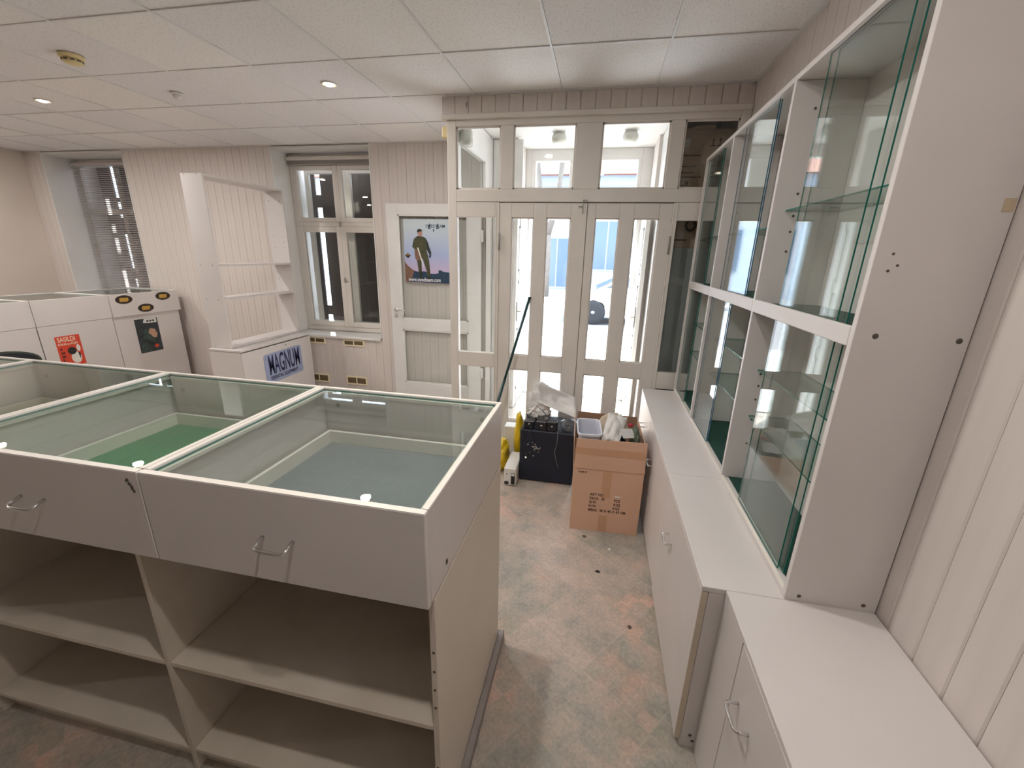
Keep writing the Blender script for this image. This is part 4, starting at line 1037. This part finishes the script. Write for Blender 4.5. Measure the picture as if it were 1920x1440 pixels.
crumple('plastic_bag', 'yellowbag', 'yellow plastic bag on the floor beside the black box', 'bag', (-.645, 2.94, .108), (.055, .11, .135), 51, amp=.25, flat=.8)
crumple('plastic_bag', 'yellowbag', 'yellow plastic bag hanging at the corner of the black box', 'bag', (-.530, 3.05, .222), (.036, .045, .20), 52, amp=.2)
ds = thing('power_supply', 'white upright power supply unit on the floor by the yellow bag', 'device', (-.522, 2.80, 0))
B().box(-.567, -.478, 2.674, 2.95, .004, .143, .006).build('housing', 'devicewhite', ds)
B().box(-.514, -.485, 2.672, 2.674, .016, .105).build('socket_panel', 'blackgloss', ds); B().box(-.511, -.489, 2.671, 2.672, .084, .102).build('switch', 'devicewhite', ds)
B().box(-.562, -.531, 2.672, 2.674, .014, .036).build('plug_inlet', 'blackgloss', ds)
B().lathe([(0, -.004), (.004, -.004), (.007, 0)], 12, (-.545, 2.674, .096), 'y').build('button', 'hookgrey', ds)
b = B()
for x in (-.555, -.49): b.box(x-.006, x+.006, 2.69, 2.71, 0, .004).box(x-.006, x+.006, 2.92, 2.94, 0, .004)
b.build('feet', 'blackgloss', ds)
t = thing('white_box', 'small white box standing behind the yellow bag at the door', 'box', (-.60, 3.14, 0))
B().box(-.66, -.545, 3.10, 3.20, 0, .275, .004).build('body', 'devicewhite', t); B().box(-.662, -.543, 3.098, 3.202, .262, .282, .003).build('lid', 'devicewhite', t)
t = thing('broom_handle', 'dark green broom handle leaning on the left door leaf', 'pole', (-.836, 3.0, 0))
p0 = Vector((-.836, 3.0, .004)); p1 = Vector((-.512, 3.205, 1.29)); pm = p0.lerp(p1, .52)
B().tube([p0, pm], .0125, 12).build('lower_tube', 'polegreen', t); B().tube([pm, p1], .0105, 12).build('upper_tube', 'polegreen', t)
B().tube([p1, p1+(p1-p0).normalized()*.02], .012, 12).build('end_cap', 'blackgloss', t)

# ------------------------------------------------------------------ the street
struct(B().box(-30, 30, Y2, 9.0, -.3, -.10).build('pavement', 'pavement'))
for k in range(8): B().box(-30, 30, 5.5+.5*k, 5.508+.5*k, -.101, -.0985).build('joint', 'asphalt', bpy.data.objects['pavement'])
struct(B().box(-30, 30, 9.0, 9.14, -.3, -.09, .01).build('kerb', 'stone'))
struct(B().box(-30, 30, 9.14, 17.0, -.3, -.2).build('road', 'asphalt'))
struct(B().box(-30, 30, 17.0, 22.0, -.3, -.08).build('far_pavement', 'pavement'))
struct(B().box(-30, XL-.2, 4.4, Y2, -.1, 6.5).box(XR+.2, 30, 4.4, Y2, -.1, 6.5).box(XL-.2, XR+.2, 4.6, Y2, 2.9, 6.5).build('facade_wall', 'facadepale'))
hs = thing('town_house', 'pale town house with red tiled roof across the street', 'building', (0, 26, -.1))
B().box(-16, 16, 22.0, 30, -.1, 4.8).build('wall', 'facadepale', hs)
B().box(-16, 16, 21.9, 22.02, 4.75, 5.2).build('cornice', 'facade', hs)
B().prism([(21.5, 5.2), (30.5, 5.2), (26, 8.2)], 'yz', -16.3, 16.3).build('roof', 'brickred', hs)
for x, z0, z1, w_ in [(-6.5, 1.0, 2.9, 1.2), (-4.3, 1.0, 2.9, 1.2), (-2.2, 0, 2.4, 1.1), (.2, .9, 3.2, 1.6), (2.6, .9, 3.2, 1.6), (5.0, 0, 2.5, 1.2), (7.3, 1.0, 2.9, 1.2)]:
    f = B().box(x-w_/2-.08, x+w_/2+.08, 21.93, 22.0, z0-.08+.1, z1+.08).build('window', 'facade', hs)
    B().box(x-w_/2, x-.03, 21.92, 21.935, z0+.1, z1).box(x+.03, x+w_/2, 21.92, 21.935, z0+.1, z1).build('pane', 'housewin', f, org=False).location = (-0, -26, .1)
B().box(.2, 4.4, 21.8, 21.99, 3.35, 4.1).build('fascia', 'facade', hs)
tr = thing('street_tree', 'forked street tree on the far pavement', 'tree', (-2.35, 18.3, -.08))
b = B().tube([(-2.35, 18.3, -.08), (-2.33, 18.3, 1.2), (-2.30, 18.3, 2.4)], .26, 10, r1=.2); b.tube([(-2.30, 18.3, 2.3), (-2.55, 18.3, 3.4), (-3.05, 18.3, 7.2)], .15, 8, r1=.07); b.tube([(-2.30, 18.3, 2.3), (-1.95, 18.3, 3.5), (-1.6, 18.3, 7.2)], .15, 8, r1=.07)
b.build('trunk', 'bark', tr)
bm = bmesh.new()
cr_ = crumple('crown', 'leaf', None, None, (-2.3, 18.3, 8.2), (2.4, 2.0, 1.5), 61, sub=4, amp=.5, freq=3)
cr_.parent = tr; cr_.location = cr_.location-tr.location; bm.free()
lp = thing('street_lamp', 'slim pale lamp post on the far pavement', 'lamp', (.55, 17.6, -.08))
B().tube([(.55, 17.6, -.08), (.55, 17.6, 1.5), (.55, 17.6, 3.05)], .045, 10, r1=.03).build('post', 'polegrey', lp)
B().lathe([(.03, 0), (.12, .05), (.15, .2), (.1, .3), (0, .33)], 14, (.55, 17.6, 3.05)).build('lantern', 'polegrey', lp)
sg = thing('wall_sign', 'blank white sign on the house across the street', 'sign', (2.0, 21.88, 3.0))
B().box(1.25, 2.55, 21.80, 21.90, 2.75, 3.35, .01).build('panel', 'signwhite', sg)
def car(label, loc, m, flip=1, group=None):
    t = thing('car', label, 'car', loc, 0 if flip > 0 else PI)
    K = lambda b, n, mm, p=t: b.build(n, mm, p, org=False)
    low = [(-.85, .28), (-.95, .42), (-.93, .66), (-.80, .78), (0.05, .93), (2.9, .98), (3.35, .93), (3.42, .5), (3.35, .26), (2.95, .24), (2.93, .40), (2.80, .60), (2.55, .68), (2.30, .60), (2.17, .40), (2.15, .22), (.40, .22), (.38, .40), (.25, .60), (0, .68), (-.25, .60), (-.38, .40), (-.40, .26)]
    K(B().prism(low, 'xz', -.85, .85), 'body', m)
    K(B().prism([(.0, .92), (.95, 1.40), (1.15, 1.44), (2.2, 1.43), (2.45, 1.36), (3.05, .96)], 'xz', -.70, .70), 'cabin', m)
    for s_ in (-1, 1):
        y0, y1 = sorted((.70*s_, .706*s_))
        K(B().prism([(.30, 1.0), (.98, 1.36), (1.45, 1.385), (1.45, 1.0)], 'xz', y0, y1), 'side_window', 'carglass')
        K(B().prism([(1.53, 1.0), (1.53, 1.385), (2.15, 1.375), (2.70, 1.02)], 'xz', y0, y1), 'side_window', 'carglass')
        for x in (0, 2.55):
            y0, y1 = sorted((.66*s_, .855*s_))
            wh = K(B().lathe([(.20, y0), (.31, y0), (.335, y0+.02), (.335, y1-.02), (.31, y1), (.21, y1)], 24, (x, 0, .335), 'y'), 'wheel', 'tyre')
            b = B().lathe([(0, .80*s_), (.21, .80*s_), (.21, .845*s_), (.19, .845*s_)], 20, (x, 0, .335), 'y').lathe([(0, .86*s_), (.05, .855*s_), (.05, .80*s_)], 12, (x, 0, .335), 'y')
            for q in range(7):
                a = 2*PI*q/7; M3 = Matrix.Translation((x, 0, .335)) @ Matrix.Rotation(a, 4, 'Y')
                b3 = B().box(.03, .20, min(.835*s_, .85*s_), max(.835*s_, .85*s_), -.018, .018).xf(M3); b.add(b3.v, b3.f)
            b.build('rim', 'rim', wh, org=False)
    K(B().add([(-.0, -.66, .955), (-.0, .66, .955), (.93, .62, 1.405), (.93, -.62, 1.405)], [(0, 1, 2, 3)]).xf(Matrix.Translation((-.012, 0, .012))), 'windscreen', 'carglass')
    for s_ in (-1, 1): K(B().box(-.93, -.80, min(.5*s_, .78*s_), max(.5*s_, .78*s_), .58, .70, .02), 'headlamp', 'signwhite')
    return t
car('beige car parked at the kerb in the street', (-.12, 12.7, -.2), 'carpaint')
car('yellow-green car parked beyond the beige one', (1.3, 19.2, -.08), 'yellowcar')

# ------------------------------------------------------------------ small debris and damage
def debris(x, y, r_, h, m, label, seed, cat='debris'):
    rnd = random.Random(seed); n = 9
    pts = [(x+r_*rnd.uniform(.6, 1.1)*math.cos(2*PI*k/n)*rnd.uniform(.8, 1.2), y+r_*rnd.uniform(.6, 1.1)*math.sin(2*PI*k/n)) for k in range(n)]
    o = B().prism([(a-x, c-y) for a, c in pts], 'xy', 0, h).build('floor_debris', m); o.location = (x, y, 0); tag(o, label, cat)
debris(.262, 1.60, .011, .006, 'screw', 'round black plug lying on the floor near the base cabinet', 1)
debris(.115, 1.93, .012, .003, 'darkboard', 'dark scrap on the aisle floor', 2)
debris(.035, 2.215, .016, .001, 'bark', 'brown stain spot on the floor in front of the carton', 3)
debris(.18, 2.13, .010, .002, 'paper', 'white paper shred on the floor beside the carton', 4)
dc = [o for o in bpy.data.objects if o.name.startswith('display_case') and 'green felt' in o.get('label', '')][0]
df = [c for c in dc.children if c.name.startswith('drawer_front')][0]
rnd = random.Random(5)
for k, (x, z) in enumerate([(.688, .214), (.694, .205), (.698, .196), (.702, .188)]):
    n = 7; B().prism([(x+.006*rnd.uniform(.5, 1.2)*math.cos(2*PI*q/n), z+.006*rnd.uniform(.5, 1.2)*math.sin(2*PI*q/n)) for q in range(n)], 'xz', -.0006, .0).build('chip', 'screw', df, org=False)
